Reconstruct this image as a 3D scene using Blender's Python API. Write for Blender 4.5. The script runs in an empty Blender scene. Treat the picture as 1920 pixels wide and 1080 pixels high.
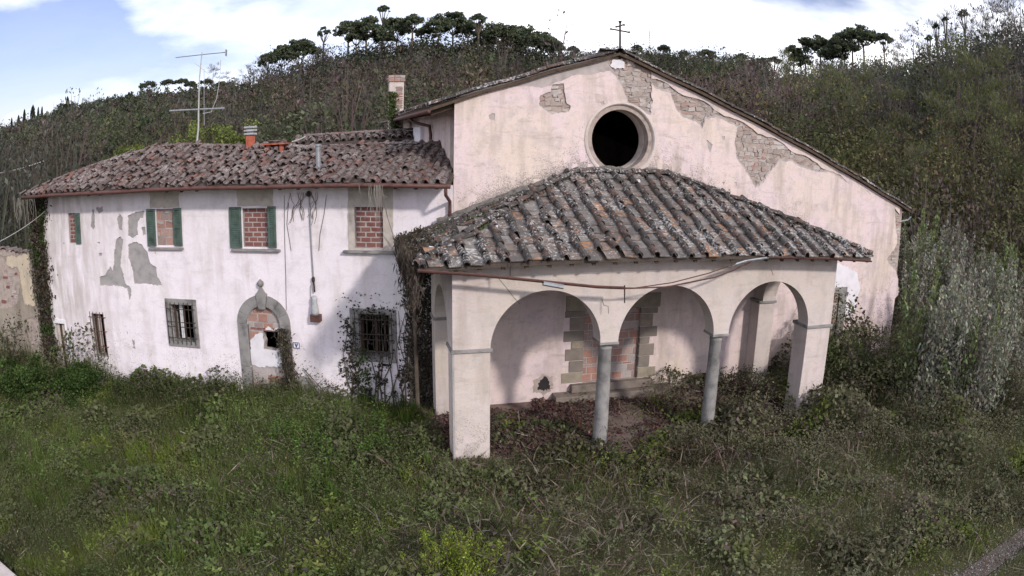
import bpy, math, random
import numpy as np
from mathutils import Matrix, Vector, Quaternion
from mathutils.geometry import delaunay_2d_cdt

random.seed(11)
rng = np.random.default_rng(11)
sc = bpy.context.scene
COL = sc.collection

# ------------------------------------------------------------------ camera
# A small flying camera with a wide barrel-distorting lens (fisheye polynomial)
CAM = np.array([-4.987, -17.681, 7.089])
YAW, PIT, ROL, FPX, K1 = 0.24389, 0.21468, 0.01566, 1378.367, -0.10336
cd = bpy.data.cameras.new('camera')
cam = bpy.data.objects.new('camera', cd)
COL.objects.link(cam)
sc.camera = cam
cd.type = 'PANO'
cd.panorama_type = 'FISHEYE_LENS_POLYNOMIAL'
cd.sensor_width = 36.0
cd.fisheye_fov = math.radians(180)
_th = np.linspace(0, 1.0, 200)
_r = FPX * (_th + K1 * _th ** 3) * 36 / 1920
_A = np.stack([_r, _r ** 2, _r ** 3, _r ** 4], 1)
_k = np.linalg.lstsq(_A, _th, rcond=None)[0]
cd.fisheye_polynomial_k0 = 0.0
for i in range(4):
    setattr(cd, 'fisheye_polynomial_k%d' % (i + 1), -float(_k[i]))
cd.clip_start = 0.1
cd.clip_end = 5000
cam.matrix_world = (Matrix.Translation(CAM.tolist()) @ Matrix.Rotation(-YAW, 4, 'Z')
                    @ Matrix.Rotation(math.pi / 2 - PIT, 4, 'X') @ Matrix.Rotation(ROL, 4, 'Z'))

# ------------------------------------------------------------------ world, sun, exposure
SUN = Vector((0.373, -0.786, 0.493)).normalized()
SKY_STRENGTH = 0.1
SKY_TURN = math.radians(-22)
world = bpy.data.worlds.new('World')
sc.world = world
world.use_nodes = True
wn = world.node_tree
wn.nodes.clear()


def N(nt, kind, ins=None, **props):
    nd = nt.nodes.new(kind)
    for k_, v in props.items():
        setattr(nd, k_, v)
    for k_, v in (ins or {}).items():
        s = nd.inputs[k_]
        if isinstance(v, bpy.types.NodeSocket):
            nt.links.new(v, s)
        elif isinstance(v, bpy.types.Node):
            nt.links.new(v.outputs[0], s)
        else:
            s.default_value = v
    return nd


def ramp(nt, fac, stops, interp='LINEAR'):
    nd = nt.nodes.new('ShaderNodeValToRGB')
    cr = nd.color_ramp
    cr.interpolation = interp
    while len(cr.elements) < len(stops):
        cr.elements.new(0.5)
    for e, (p, c) in zip(cr.elements, stops):
        e.position = p
        e.color = (*c, 1) if len(c) == 3 else c
    nt.links.new(fac, nd.inputs[0])
    return nd.outputs[0]


def mix(nt, f, a, b, mode='MIX'):
    nd = nt.nodes.new('ShaderNodeMix')
    nd.data_type = 'RGBA'
    nd.blend_type = mode
    for s, v in ((nd.inputs[0], f), (nd.inputs[6], a), (nd.inputs[7], b)):
        if isinstance(v, bpy.types.NodeSocket):
            nt.links.new(v, s)
        elif isinstance(v, (int, float)):
            s.default_value = v
        else:
            s.default_value = (*v, 1)
    return nd.outputs[2]


def math_n(nt, op, a, b=0.0, clamp=False):
    nd = nt.nodes.new('ShaderNodeMath')
    nd.operation = op
    nd.use_clamp = clamp
    for s, v in ((nd.inputs[0], a), (nd.inputs[1], b)):
        if isinstance(v, bpy.types.NodeSocket):
            nt.links.new(v, s)
        else:
            s.default_value = v
    return nd.outputs[0]


tc = N(wn, 'ShaderNodeTexCoord')
sky = N(wn, 'ShaderNodeTexSky', sky_type='NISHITA', sun_disc=False,
        sun_elevation=math.asin(SUN.z), sun_rotation=math.atan2(SUN.x, SUN.y),
        air_density=1.0, dust_density=0.4, ozone_density=4.0)
mp = N(wn, 'ShaderNodeMapping', {'Vector': tc.outputs['Generated'], 'Location': (4.3, 0.5, 0.9), 'Rotation': (0.0, 0.0, SKY_TURN), 'Scale': (1.0, 1.0, 3.2)})
n1 = N(wn, 'ShaderNodeTexNoise', {'Vector': mp, 'Scale': 1.7, 'Detail': 7.0, 'Roughness': 0.52, 'Distortion': 0.4})
n2 = N(wn, 'ShaderNodeTexNoise', {'Vector': mp, 'Scale': 6.0, 'Detail': 5.0, 'Roughness': 0.6})
cl = ramp(wn, n1.outputs['Fac'], [(0.40, (0.10, 0.10, 0.10)), (0.56, (1, 1, 1))])
cc = ramp(wn, n2.outputs['Fac'], [(0.3, (11.6, 12.2, 14.8)), (0.6, (16.0, 16.0, 16.3))])
skymix = mix(wn, cl, mix(wn, 1.0, sky.outputs[0], (1.12, 0.92, 1.05), 'MULTIPLY'), cc)
bg = N(wn, 'ShaderNodeBackground', {'Color': skymix, 'Strength': SKY_STRENGTH})
wo = N(wn, 'ShaderNodeOutputWorld', {'Surface': bg})

sl = bpy.data.lights.new('sun', 'SUN')
sl.energy = 2.4
sl.angle = math.radians(4.0)
sl.color = (1.0, 0.95, 0.88)
sun = bpy.data.objects.new('sun', sl)
COL.objects.link(sun)
sun.rotation_euler = SUN.to_track_quat('Z', 'Y').to_euler()
sun.location = (20, -40, 40)

sc.view_settings.view_transform = 'Standard'
sc.view_settings.look = 'None'
sc.view_settings.exposure = 0.24
sc.view_settings.gamma = 1.0
sc.cycles.max_bounces = 6
sc.cycles.diffuse_bounces = 3
sc.cycles.glossy_bounces = 2
sc.cycles.transmission_bounces = 3
sc.cycles.transparent_max_bounces = 4
sc.cycles.use_denoising = True


# ------------------------------------------------------------------ pixel -> direction
def ray(u, v):
    a, b = u - 960.0, 540.0 - v
    r = math.hypot(a, b) or 1e-9
    th = r / FPX
    for _ in range(20):
        th -= (th + K1 * th ** 3 - r / FPX) / (1 + 3 * K1 * th * th)
    s = math.sin(th) / r
    A, B, W = a * s, b * s, math.cos(th)
    cr, sr = math.cos(ROL), math.sin(ROL)
    x, up = cr * A - sr * B, sr * A + cr * B
    cp, sp = math.cos(PIT), math.sin(PIT)
    y, z = cp * W + sp * up, -sp * W + cp * up
    c, s_ = math.cos(YAW), math.sin(YAW)
    return np.array([c * x + s_ * y, -s_ * x + c * y, z])


def on_plane(u, v, n, d):
    n = np.asarray(n, float)
    r = ray(u, v)
    return CAM + r * ((d - n @ CAM) / (n @ r))


def onY(u, v, y=0.0):
    return on_plane(u, v, (0, 1, 0), y)


XL, XR = -2.098, 12.907               # church corners
HA = math.atan(0.34364)               # the house stands at an angle to the church
HR = np.array([math.cos(HA), -math.sin(HA), 0])
HB = np.array([math.sin(HA), math.cos(HA), 0])
HO = np.array([XL, 0, 0])


def onH(u, v, y=0.0):
    """pixel -> (x, z) on the house front (local frame), y metres behind it"""
    q = on_plane(u, v, HB, HB @ HO + y) - HO
    return float(q @ HR), float(q[2])


def h2w(x, y, z):
    return HO + HR * x + HB * y + np.array([0, 0, z])


# ------------------------------------------------------------------ objects
def tag(o, label=None, cat=None, group=None, kind=None):
    if label:
        o['label'] = label
    if cat:
        o['category'] = cat
    if group:
        o['group'] = group
    if kind:
        o['kind'] = kind
    return o


def empty(name, loc=(0, 0, 0), rz=0.0, label=None, cat=None, group=None):
    o = bpy.data.objects.new(name, None)
    o.empty_display_size = 0.3
    COL.objects.link(o)
    o.location = loc
    o.rotation_euler = (0, 0, rz)
    return tag(o, label, cat, group)


def link(name, me, mat, parent=None):
    o = bpy.data.objects.new(name, me)
    COL.objects.link(o)
    if mat is not None and not me.materials:
        me.materials.append(mat)
    if parent is not None:
        o.parent = parent
    return o


class MB:
    def __init__(s):
        s.v, s.f = [], []

    def add(s, vs, fs):
        o = len(s.v)
        s.v += [tuple(map(float, q)) for q in vs]
        s.f += [tuple(i + o for i in q) for q in fs]
        return s

    def box(s, x0, x1, y0, y1, z0, z1, j=0.0):
        vs = [(x, y, z) for z in (z0, z1) for y in (y0, y1) for x in (x0, x1)]
        if j:
            vs = [tuple(c + random.uniform(-j, j) for c in q) for q in vs]
        return s.add(vs, [(0, 2, 3, 1), (4, 5, 7, 6), (0, 1, 5, 4), (2, 6, 7, 3), (0, 4, 6, 2), (1, 3, 7, 5)])

    def tube(s, pts, r, seg=7, cap=True):
        pts = [Vector(p) for p in pts]
        rs = r if isinstance(r, (list, tuple)) else [r] * len(pts)
        rings = []
        nrm = None
        for i, p in enumerate(pts):
            t = (pts[min(i + 1, len(pts) - 1)] - pts[max(i - 1, 0)]).normalized()
            if nrm is None:
                nrm = t.orthogonal().normalized()
            nrm = (nrm - t * nrm.dot(t)).normalized()
            b = t.cross(nrm)
            rings.append([p + (nrm * math.cos(2 * math.pi * k / seg) + b * math.sin(2 * math.pi * k / seg)) * rs[i] for k in range(seg)])
        vs = [q for rg in rings for q in rg]
        fs = []
        for i in range(len(pts) - 1):
            for k in range(seg):
                fs.append((i * seg + k, i * seg + (k + 1) % seg, (i + 1) * seg + (k + 1) % seg, (i + 1) * seg + k))
        if cap:
            fs.append(tuple(range(seg))[::-1])
            fs.append(tuple((len(pts) - 1) * seg + k for k in range(seg)))
        return s.add(vs, fs)

    def lathe(s, prof, x, y, seg=20):
        vs, fs = [], []
        for r, z in prof:
            for k in range(seg):
                a = 2 * math.pi * k / seg
                vs.append((x + r * math.cos(a), y + r * math.sin(a), z))
        for i in range(len(prof) - 1):
            for k in range(seg):
                fs.append((i * seg + k, i * seg + (k + 1) % seg, (i + 1) * seg + (k + 1) % seg, (i + 1) * seg + k))
        fs.append(tuple(range(seg))[::-1])
        fs.append(tuple((len(prof) - 1) * seg + k for k in range(seg)))
        return s.add(vs, fs)

    def mesh(s, name, smooth=False):
        me = bpy.data.meshes.new(name)
        me.from_pydata(s.v, [], s.f)
        if smooth:
            me.polygons.foreach_set('use_smooth', [True] * len(me.polygons))
        me.update()
        return me

    def build(s, name, mat, parent=None, smooth=False, bevel=0.0):
        o = link(name, s.mesh(name, smooth), mat, parent)
        if bevel:
            b = o.modifiers.new('bevel', 'BEVEL')
            b.width = bevel
            b.segments = 1
            b.limit_method = 'ANGLE'
        return o


def inside(poly, P):
    P = np.asarray(P, float)
    x, y = P[:, 0], P[:, 1]
    r = np.zeros(len(P), bool)
    q = np.asarray(poly, float)
    j = len(q) - 1
    for i in range(len(q)):
        xi, yi, xj, yj = q[i, 0], q[i, 1], q[j, 0], q[j, 1]
        if yi != yj:
            r ^= ((yi > y) != (yj > y)) & (x < (xj - xi) * (y - yi) / (yj - yi) + xi)
        j = i
    return r


def rough(poly, step=0.06, amp=0.015, closed=True):
    out = []
    n = len(poly)
    for i in range(n if closed else n - 1):
        a, b = np.array(poly[i], float), np.array(poly[(i + 1) % n], float)
        L = np.linalg.norm(b - a)
        k = max(1, int(L / step))
        for t in range(k):
            q = a + (b - a) * t / k
            out.append(tuple(q + np.array([random.gauss(0, amp), random.gauss(0, amp)])))
    if not closed:
        out.append(tuple(poly[-1]))
    return out


def slab(mb, outer, holes, y0, y1, back=False):
    """a plate in the local XZ plane from y0 (front) to y1, with holes"""
    loops = [list(outer)] + [list(h) for h in holes]
    P, E = [], []
    for lp in loops:
        o = len(P)
        P += [Vector((float(a), float(b))) for a, b in lp]
        E += [(o + i, o + (i + 1) % len(lp)) for i in range(len(lp))]
    res = delaunay_2d_cdt(P, E, [], 0, 1e-6)
    vv, ff = res[0], res[2]
    cen = np.array([[sum(vv[i].x for i in f) / len(f), sum(vv[i].y for i in f) / len(f)] for f in ff])
    ok = inside(outer, cen)
    for h in holes:
        ok &= ~inside(h, cen)
    fr = [(q.x, y0, q.y) for q in vv]
    mb.add(fr, [tuple(f) for f, k in zip(ff, ok) if k])
    if back:
        mb.add([(q.x, y1, q.y) for q in vv], [tuple(f)[::-1] for f, k in zip(ff, ok) if k])
    for lp in loops:
        m = len(lp)
        vs = [(a, y0, b) for a, b in lp] + [(a, y1, b) for a, b in lp]
        mb.add(vs, [(i, (i + 1) % m, m + (i + 1) % m, m + i) for i in range(m)])
    return mb


def rect(x0, x1, z0, z1):
    return [(x0, z0), (x1, z0), (x1, z1), (x0, z1)]


def arch_poly(x0, x1, z0, zs, n=20):
    r, c = (x1 - x0) / 2, (x0 + x1) / 2
    return [(x0, z0)] + [(x1, z0)] + [(c + r * math.cos(math.pi * k / n), zs + r * math.sin(math.pi * k / n)) for k in range(n + 1)]


# numpy meshes -----------------------------------------------------
def np_mesh(name, V, F, C, mat, parent=None):
    """V (n,3), F (m,k) all faces k-gons, C (n,3) colours"""
    me = bpy.data.meshes.new(name)
    V = np.ascontiguousarray(V, np.float32)
    F = np.ascontiguousarray(F, np.int32)
    m, k = F.shape
    me.vertices.add(len(V))
    me.vertices.foreach_set('co', V.ravel())
    me.loops.add(m * k)
    me.loops.foreach_set('vertex_index', F.ravel())
    me.polygons.add(m)
    me.polygons.foreach_set('loop_start', np.arange(0, m * k, k, dtype=np.int32))
    me.polygons.foreach_set('loop_total', np.full(m, k, np.int32))
    if C is not None:
        at = me.color_attributes.new('Col', 'FLOAT_COLOR', 'POINT')
        c4 = np.ones((len(V), 4), np.float32)
        c4[:, :3] = C
        at.data.foreach_set('color', c4.ravel())
    me.update(calc_edges=True)
    return link(name, me, mat, parent)


def unit(a):
    return a / np.maximum(np.linalg.norm(a, axis=1, keepdims=True), 1e-9)


def rand_dirs(n, up=0.0):
    d = rng.normal(size=(n, 3))
    d[:, 2] += up
    return unit(d)


def leaf_arrays(P, size, C, axis=None, aspect=0.55, face=None):
    """rhombic leaves: axis = leaf length direction, face = preferred leaf normal"""
    n = len(P)
    size = np.broadcast_to(np.asarray(size, float), (n,))[:, None]
    a = rand_dirs(n) if axis is None else unit(axis)
    nn = rand_dirs(n) if face is None else unit(face)
    b = np.cross(a, nn)
    b = unit(np.where(np.linalg.norm(b, axis=1, keepdims=True) < 1e-3, rand_dirs(n), b))
    V = np.stack([P - a * size * 0.5, P + b * size * 0.5 * aspect, P + a * size * 0.5, P - b * size * 0.5 * aspect], 1).reshape(-1, 3)
    F = np.arange(4 * n).reshape(n, 4)
    return V, F, np.repeat(C, 4, 0)


def blade_arrays(P, L, w, C, lean=0.35, tipc=1.0):
    """thin triangles growing up from P"""
    n = len(P)
    L = np.broadcast_to(np.asarray(L, float), (n,))[:, None]
    w = np.broadcast_to(np.asarray(w, float), (n,))[:, None]
    d = rng.normal(size=(n, 3)) * lean
    d[:, 2] = 1
    d = unit(d)
    s = rng.normal(size=(n, 3))
    s[:, 2] = 0
    s = unit(s)
    V = np.stack([P - s * w / 2, P + s * w / 2, P + d * L], 1).reshape(-1, 3)
    F = np.arange(3 * n).reshape(n, 3)
    return V, F, np.repeat(C, 3, 0)


def join(parts):
    V, F, C, o = [], [], [], 0
    for v, f, c in parts:
        V.append(v)
        F.append(f + o)
        C.append(c)
        o += len(v)
    return np.concatenate(V), np.concatenate(F), np.concatenate(C)


def tint(n, base, var=0.25, hue=0.08):
    b = np.asarray(base, float)[None]
    k = np.exp(rng.normal(0, var, (n, 1)))
    return np.clip(b * k * np.exp(rng.normal(0, hue, (n, 3))), 0.004, 0.8)


class Noise2:
    """smooth value noise in the plane"""
    def __init__(s, seed):
        s.g = np.random.default_rng(seed).random((64, 64))

    def __call__(s, x, y, sc_=1.0):
        x, y = np.asarray(x, float) / sc_, np.asarray(y, float) / sc_
        i, j = np.floor(x).astype(int), np.floor(y).astype(int)
        f, g = x - i, y - j
        f, g = f * f * (3 - 2 * f), g * g * (3 - 2 * g)
        q = lambda a, b: s.g[a % 64, b % 64]
        return (q(i, j) * (1 - f) + q(i + 1, j) * f) * (1 - g) + (q(i, j + 1) * (1 - f) + q(i + 1, j + 1) * f) * g


nz = Noise2(3)
nz2 = Noise2(5)


def sstep(a, b, x):
    t = np.clip((np.asarray(x, float) - a) / (b - a), 0, 1)
    return t * t * (3 - 2 * t)


# ------------------------------------------------------------------ materials
def mk(name):
    m = bpy.data.materials.new(name)
    m.use_nodes = True
    nt = m.node_tree
    nt.nodes.clear()
    return m, nt


def finish(m, nt, col, rough_=0.9, bump=None, bump_d=0.02, bump_s=0.5, spec=0.2, metallic=0.0):
    b = N(nt, 'ShaderNodeBsdfPrincipled', {'Roughness': rough_, 'Specular IOR Level': spec, 'Metallic': metallic})
    if isinstance(col, bpy.types.NodeSocket):
        nt.links.new(col, b.inputs['Base Color'])
    else:
        b.inputs['Base Color'].default_value = (*col, 1)
    if bump is not None:
        bp = N(nt, 'ShaderNodeBump', {'Height': bump, 'Strength': bump_s, 'Distance': bump_d})
        nt.links.new(bp.outputs[0], b.inputs['Normal'])
    N(nt, 'ShaderNodeOutputMaterial', {'Surface': b})
    return m


def noise(nt, vec, scale, detail=5.0, rgh=0.6, dist=0.0):
    return N(nt, 'ShaderNodeTexNoise', {'Vector': vec, 'Scale': scale, 'Detail': detail, 'Roughness': rgh, 'Distortion': dist}).outputs['Fac']


def ocoord(nt, scale=(1, 1, 1), loc=(0, 0, 0)):
    t = N(nt, 'ShaderNodeTexCoord').outputs['Object']
    return N(nt, 'ShaderNodeMapping', {'Vector': t, 'Scale': scale, 'Location': loc}).outputs[0]


def rnd(nt):
    """a value per object and per mesh island"""
    a = N(nt, 'ShaderNodeObjectInfo').outputs['Random']
    b = N(nt, 'ShaderNodeNewGeometry').outputs['Random Per Island']
    return math_n(nt, 'FRACT', math_n(nt, 'ADD', a, b))


def plain(name, col, var=0.35, scale=6.0, rough_=0.85, bump=0.01, spec=0.2, metallic=0.0, dark=None):
    m, nt = mk(name)
    c = ocoord(nt)
    n = noise(nt, c, scale)
    n_f = noise(nt, c, scale * 9, 4.0)
    dk = dark or tuple(x * (1 - var) for x in col)
    lt = tuple(min(0.9, x * (1 + var * 0.5)) for x in col)
    k = ramp(nt, n, [(0.3, dk), (0.5, col), (0.7, lt)])
    k = mix(nt, math_n(nt, 'MULTIPLY', n_f, 0.35), k, dk)
    return finish(m, nt, k, rough_, math_n(nt, 'ADD', n, n_f), bump, 0.5, spec, metallic)


def plaster(name, main, alt, grey, stain, stain_amt=0.5, loc=(0, 0, 0), mott=0.35, dirty_x=None):
    m, nt = mk(name)
    c = ocoord(nt, loc=loc)
    cs = ocoord(nt, (1.6, 1.6, 0.28), loc)
    a = noise(nt, c, 0.55, 6, 0.62, 0.5)
    b = noise(nt, c, 1.7, 7, 0.66, 0.3)
    s = noise(nt, cs, 1.5, 6, 0.62)
    f = noise(nt, c, 26, 5, 0.7)
    g = noise(nt, c, 7, 5, 0.65)
    k = mix(nt, ramp(nt, a, [(0.38, (0, 0, 0)), (0.62, (1, 1, 1))]), main, alt)
    k = mix(nt, ramp(nt, b, [(0.5, (0, 0, 0)), (0.72, (0.75, 0.75, 0.75))]), k, grey)
    k = mix(nt, ramp(nt, s, [(0.5, (0, 0, 0)), (0.78, (stain_amt, stain_amt, stain_amt))]), k, stain)
    k = mix(nt, ramp(nt, g, [(0.56, (0, 0, 0)), (0.76, (mott, mott, mott))]), k, grey)
    hs = noise(nt, ocoord(nt, (0.9, 0.9, 3.2), loc), 1.3, 7, 0.7, 0.6)
    k = mix(nt, ramp(nt, hs, [(0.55, (0, 0, 0)), (0.75, (mott, mott, mott))]), k, stain)
    if dirty_x is not None:
        sx = N(nt, 'ShaderNodeSeparateXYZ', {0: N(nt, 'ShaderNodeTexCoord').outputs['Object']})
        dm = N(nt, 'ShaderNodeMapRange', {0: sx.outputs[0], 1: dirty_x[0], 2: dirty_x[1], 3: 0.0, 4: 1.0}).outputs[0]
        dn = ramp(nt, noise(nt, cs, 2.3, 6, 0.65, 0.4), [(0.36, (0, 0, 0)), (0.62, (0.9, 0.9, 0.9))])
        k = mix(nt, math_n(nt, 'MULTIPLY', dm, dn), k, tuple(0.5 * (p_ + q_) for p_, q_ in zip(grey, stain)))
    k = mix(nt, ramp(nt, f, [(0.35, (0.16, 0.16, 0.16)), (0.6, (0, 0, 0))]), k, stain)
    h = math_n(nt, 'ADD', math_n(nt, 'MULTIPLY', b, 2.0), math_n(nt, 'MULTIPLY', f, 0.35))
    return finish(m, nt, k, 0.95, h, 0.03, 0.55, 0.1)


def piece(name, cols, lichen=None, lich_amt=0.5, rough_=0.9, sc_=9.0, orange=None, spread=False):
    """bricks, stones, tiles: a colour per piece, mottled, with lichen spots"""
    m, nt = mk(name)
    r = rnd(nt)
    if spread:                      # growth and soot spread over neighbouring pieces
        wp = N(nt, 'ShaderNodeNewGeometry').outputs['Position']
        pn = noise(nt, wp, 1.1, 4, 0.6)
        pn = N(nt, 'ShaderNodeMapRange', {0: pn, 1: 0.3, 2: 0.7, 3: 0.0, 4: 1.0}).outputs[0]
        sel = math_n(nt, 'ADD', math_n(nt, 'MULTIPLY', r, 0.45), math_n(nt, 'MULTIPLY', pn, 0.54))
    else:
        sel = r
    t = N(nt, 'ShaderNodeTexCoord').outputs['Object']
    off = N(nt, 'ShaderNodeVectorMath', {0: t, 1: N(nt, 'ShaderNodeCombineXYZ', {0: math_n(nt, 'MULTIPLY', r, 37.0), 1: math_n(nt, 'MULTIPLY', r, 91.0), 2: r}).outputs[0]}, operation='ADD').outputs[0]
    n = len(cols)
    k = ramp(nt, sel, [((i + 0.0) / n, c) for i, c in enumerate(cols)], 'CONSTANT' if n > 2 else 'LINEAR')
    a = noise(nt, off, sc_, 5, 0.65)
    b = noise(nt, off, sc_ * (1.7 if spread else 3.1), 4, 0.6)
    k = mix(nt, ramp(nt, a, [(0.35, (0.5, 0.5, 0.5)), (0.65, (0, 0, 0))]), k, tuple(min(q) * 0.6 for q in zip(*cols)))
    if lichen:
        l_ = ramp(nt, math_n(nt, 'ADD', b, math_n(nt, 'MULTIPLY', math_n(nt, 'SUBTRACT', noise(nt, N(nt, 'ShaderNodeNewGeometry').outputs['Position'], 0.9, 3, 0.6) if spread else math_n(nt, 'FRACT', math_n(nt, 'MULTIPLY', r, 7.3)), 0.5), lich_amt)), [(0.56, (0, 0, 0)), (0.66, (0.85, 0.85, 0.85))])
        k = mix(nt, l_, k, lichen)
    if orange:
        o_ = ramp(nt, math_n(nt, 'ADD', a, math_n(nt, 'MULTIPLY', math_n(nt, 'FRACT', math_n(nt, 'MULTIPLY', r, 13.7)), 0.32)), [(0.80, (0, 0, 0)), (0.87, (0.8, 0.8, 0.8))])
        k = mix(nt, o_, k, orange)
    return finish(m, nt, k, rough_, math_n(nt, 'ADD', a, b), 0.012, 0.6, 0.15)


def leafmat(name, trans=0.3):
    m, nt = mk(name)
    c = N(nt, 'ShaderNodeAttribute', attribute_name='Col').outputs['Color']
    d = N(nt, 'ShaderNodeBsdfDiffuse', {'Color': c})
    t = N(nt, 'ShaderNodeBsdfTranslucent', {'Color': c})
    g = N(nt, 'ShaderNodeBsdfGlossy', {'Color': (0.5, 0.5, 0.5, 1), 'Roughness': 0.55})
    s = N(nt, 'ShaderNodeMixShader', {0: trans, 1: d, 2: t})
    s2 = N(nt, 'ShaderNodeMixShader', {0: 0.012, 1: s, 2: g})
    N(nt, 'ShaderNodeOutputMaterial', {'Surface': s2})
    return m


M = {}
M['house_plaster'] = plaster('house_plaster', (0.84, 0.755, 0.815), (0.83, 0.765, 0.79), (0.60, 0.55, 0.57), (0.38, 0.31, 0.26), 0.45, (0, 0, 0), 0.3, (-9.5, -12.5))
M['church_plaster'] = plaster('church_plaster', (0.68, 0.545, 0.56), (0.67, 0.55, 0.485), (0.43, 0.37, 0.375), (0.36, 0.29, 0.245), 0.85, (7, 3, 1), 0.8)
M['portico_plaster'] = plaster('portico_plaster', (0.60, 0.51, 0.50), (0.56, 0.485, 0.43), (0.42, 0.38, 0.37), (0.33, 0.265, 0.215), 0.6, (2, 9, 4), 0.6)
M['wall_plaster'] = plaster('wall_plaster', (0.30, 0.25, 0.20), (0.36, 0.31, 0.26), (0.20, 0.18, 0.165), (0.16, 0.12, 0.095), 0.8, (1, 2, 9))
M['yellow_plaster'] = plaster('yellow_plaster', (0.58, 0.48, 0.32), (0.55, 0.46, 0.36), (0.38, 0.33, 0.29), (0.26, 0.2, 0.15), 0.6, (4, 2, 9))
M['grey_render'] = plain('grey_render', (0.36, 0.335, 0.33), 0.3, 4.0, 0.95, 0.02)
M['under_render'] = plain('under_render', (0.43, 0.375, 0.36), 0.3, 3.5, 0.95, 0.02)
M['mortar'] = plain('mortar', (0.40, 0.325, 0.29), 0.4, 5.0, 0.95, 0.03)
M['white_render'] = plain('white_render', (0.72, 0.68, 0.71), 0.15, 3.0, 0.95, 0.01)
M['dirty_mortar'] = plain('dirty_mortar', (0.17, 0.155, 0.14), 0.55, 9.0, 1.0, 0.03)
M['pietra'] = plain('pietra', (0.27, 0.255, 0.245), 0.55, 3.0, 0.9, 0.015)
M['sandstone'] = plain('sandstone', (0.22, 0.18, 0.155), 0.4, 4.0, 0.92, 0.015)
M['tan_stone'] = plain('tan_stone', (0.52, 0.455, 0.41), 0.3, 4.0, 0.92, 0.015)
M['wood'] = plain('wood', (0.09, 0.062, 0.045), 0.5, 8.0, 0.85, 0.01)
M['shutter'] = plain('shutter', (0.085, 0.125, 0.105), 0.6, 5.0, 0.6, 0.004, 0.35)
M['iron'] = plain('iron', (0.06, 0.045, 0.04), 0.5, 12.0, 0.8, 0.004)
M['rust_gutter'] = plain('rust_gutter', (0.11, 0.048, 0.04), 0.45, 7.0, 0.6, 0.004, 0.4)
M['zinc'] = plain('zinc', (0.33, 0.34, 0.36), 0.3, 8.0, 0.5, 0.003, 0.5, 0.5)
M['cable'] = plain('cable', (0.10, 0.095, 0.09), 0.3, 8.0, 0.7, 0.001)
M['pale_cable'] = plain('pale_cable', (0.42, 0.41, 0.40), 0.2, 8.0, 0.7, 0.001)
M['terracotta'] = plain('terracotta', (0.42, 0.12, 0.075), 0.4, 9.0, 0.85, 0.006)
M['grey_ceramic'] = plain('grey_ceramic', (0.40, 0.40, 0.41), 0.25, 12.0, 0.6, 0.003, 0.4)
M['white_paint'] = plain('white_paint', (0.78, 0.76, 0.77), 0.15, 8.0, 0.7, 0.003)
M['blue_paint'] = plain('blue_paint', (0.06, 0.07, 0.20), 0.2, 8.0, 0.5, 0.001)
M['bark'] = plain('bark', (0.12, 0.095, 0.075), 0.45, 3.0, 0.95, 0.03)
M['pale_bark'] = plain('pale_bark', (0.24, 0.215, 0.19), 0.35, 2.0, 0.95, 0.02)
M['deck'] = plain('deck', (0.085, 0.065, 0.055), 0.4, 5.0, 0.95, 0.02)
M['floor'] = plain('floor', (0.20, 0.145, 0.128), 0.45, 2.5, 0.95, 0.015)
M['painted_dark'] = plain('painted_darkness', (0.035, 0.03, 0.03), 0.3, 3.0, 1.0, 0.01)  # near-black colour paints the shade of unlit rooms and of the wall hole
M['portico_tile'] = piece('portico_tile', [(0.072, 0.062, 0.058), (0.092, 0.077, 0.070), (0.058, 0.051, 0.049), (0.12, 0.080, 0.066), (0.088, 0.077, 0.072), (0.066, 0.057, 0.054), (0.11, 0.095, 0.089)], (0.42, 0.405, 0.395), 0.55, 0.95, 10.0, None, True)
M['portico_pan'] = piece('portico_pan', [(0.15, 0.132, 0.124), (0.19, 0.17, 0.16), (0.125, 0.11, 0.106), (0.19, 0.15, 0.13), (0.22, 0.20, 0.19), (0.16, 0.143, 0.136)], (0.44, 0.425, 0.415), 0.55, 0.95, 9.0, (0.34, 0.16, 0.075), True)
M['house_tile'] = piece('house_tile', [(0.155, 0.085, 0.074), (0.18, 0.098, 0.082), (0.115, 0.082, 0.076), (0.155, 0.12, 0.112), (0.19, 0.155, 0.147), (0.125, 0.082, 0.075), (0.21, 0.10, 0.076), (0.10, 0.08, 0.077)], (0.35, 0.315, 0.305), 0.45, 0.95, 12.0, None, True)
M['brick'] = piece('brick', [(0.25, 0.105, 0.09), (0.28, 0.12, 0.10), (0.22, 0.095, 0.085), (0.26, 0.13, 0.11)], None, 0, 0.9, 7.0)
M['block'] = piece('hollow_block', [(0.40, 0.215, 0.17), (0.35, 0.20, 0.17), (0.33, 0.24, 0.22), (0.42, 0.23, 0.18), (0.32, 0.26, 0.245)], (0.40, 0.36, 0.34), 0.5, 0.9, 5.0)
M['stone'] = piece('rubble_stone', [(0.44, 0.365, 0.335), (0.40, 0.33, 0.30), (0.49, 0.42, 0.39), (0.38, 0.295, 0.26), (0.46, 0.40, 0.375), (0.35, 0.30, 0.28), (0.43, 0.315, 0.275)], (0.52, 0.47, 0.45), 0.4, 0.95, 6.0)
M['old_brick'] = piece('old_brick', [(0.42, 0.28, 0.24), (0.40, 0.29, 0.255), (0.45, 0.31, 0.27), (0.39, 0.25, 0.21)], (0.47, 0.40, 0.37), 0.4, 0.95, 6.0)
M['jamb'] = piece('jamb_stone', [(0.26, 0.215, 0.185), (0.30, 0.25, 0.195), (0.23, 0.195, 0.17), (0.33, 0.28, 0.215)], None, 0, 0.92, 4.0)
M['leaf'] = leafmat('leaf')
M['needle'] = leafmat('needle', 0.25)
M['twig'] = leafmat('twig', 0.0)


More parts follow.
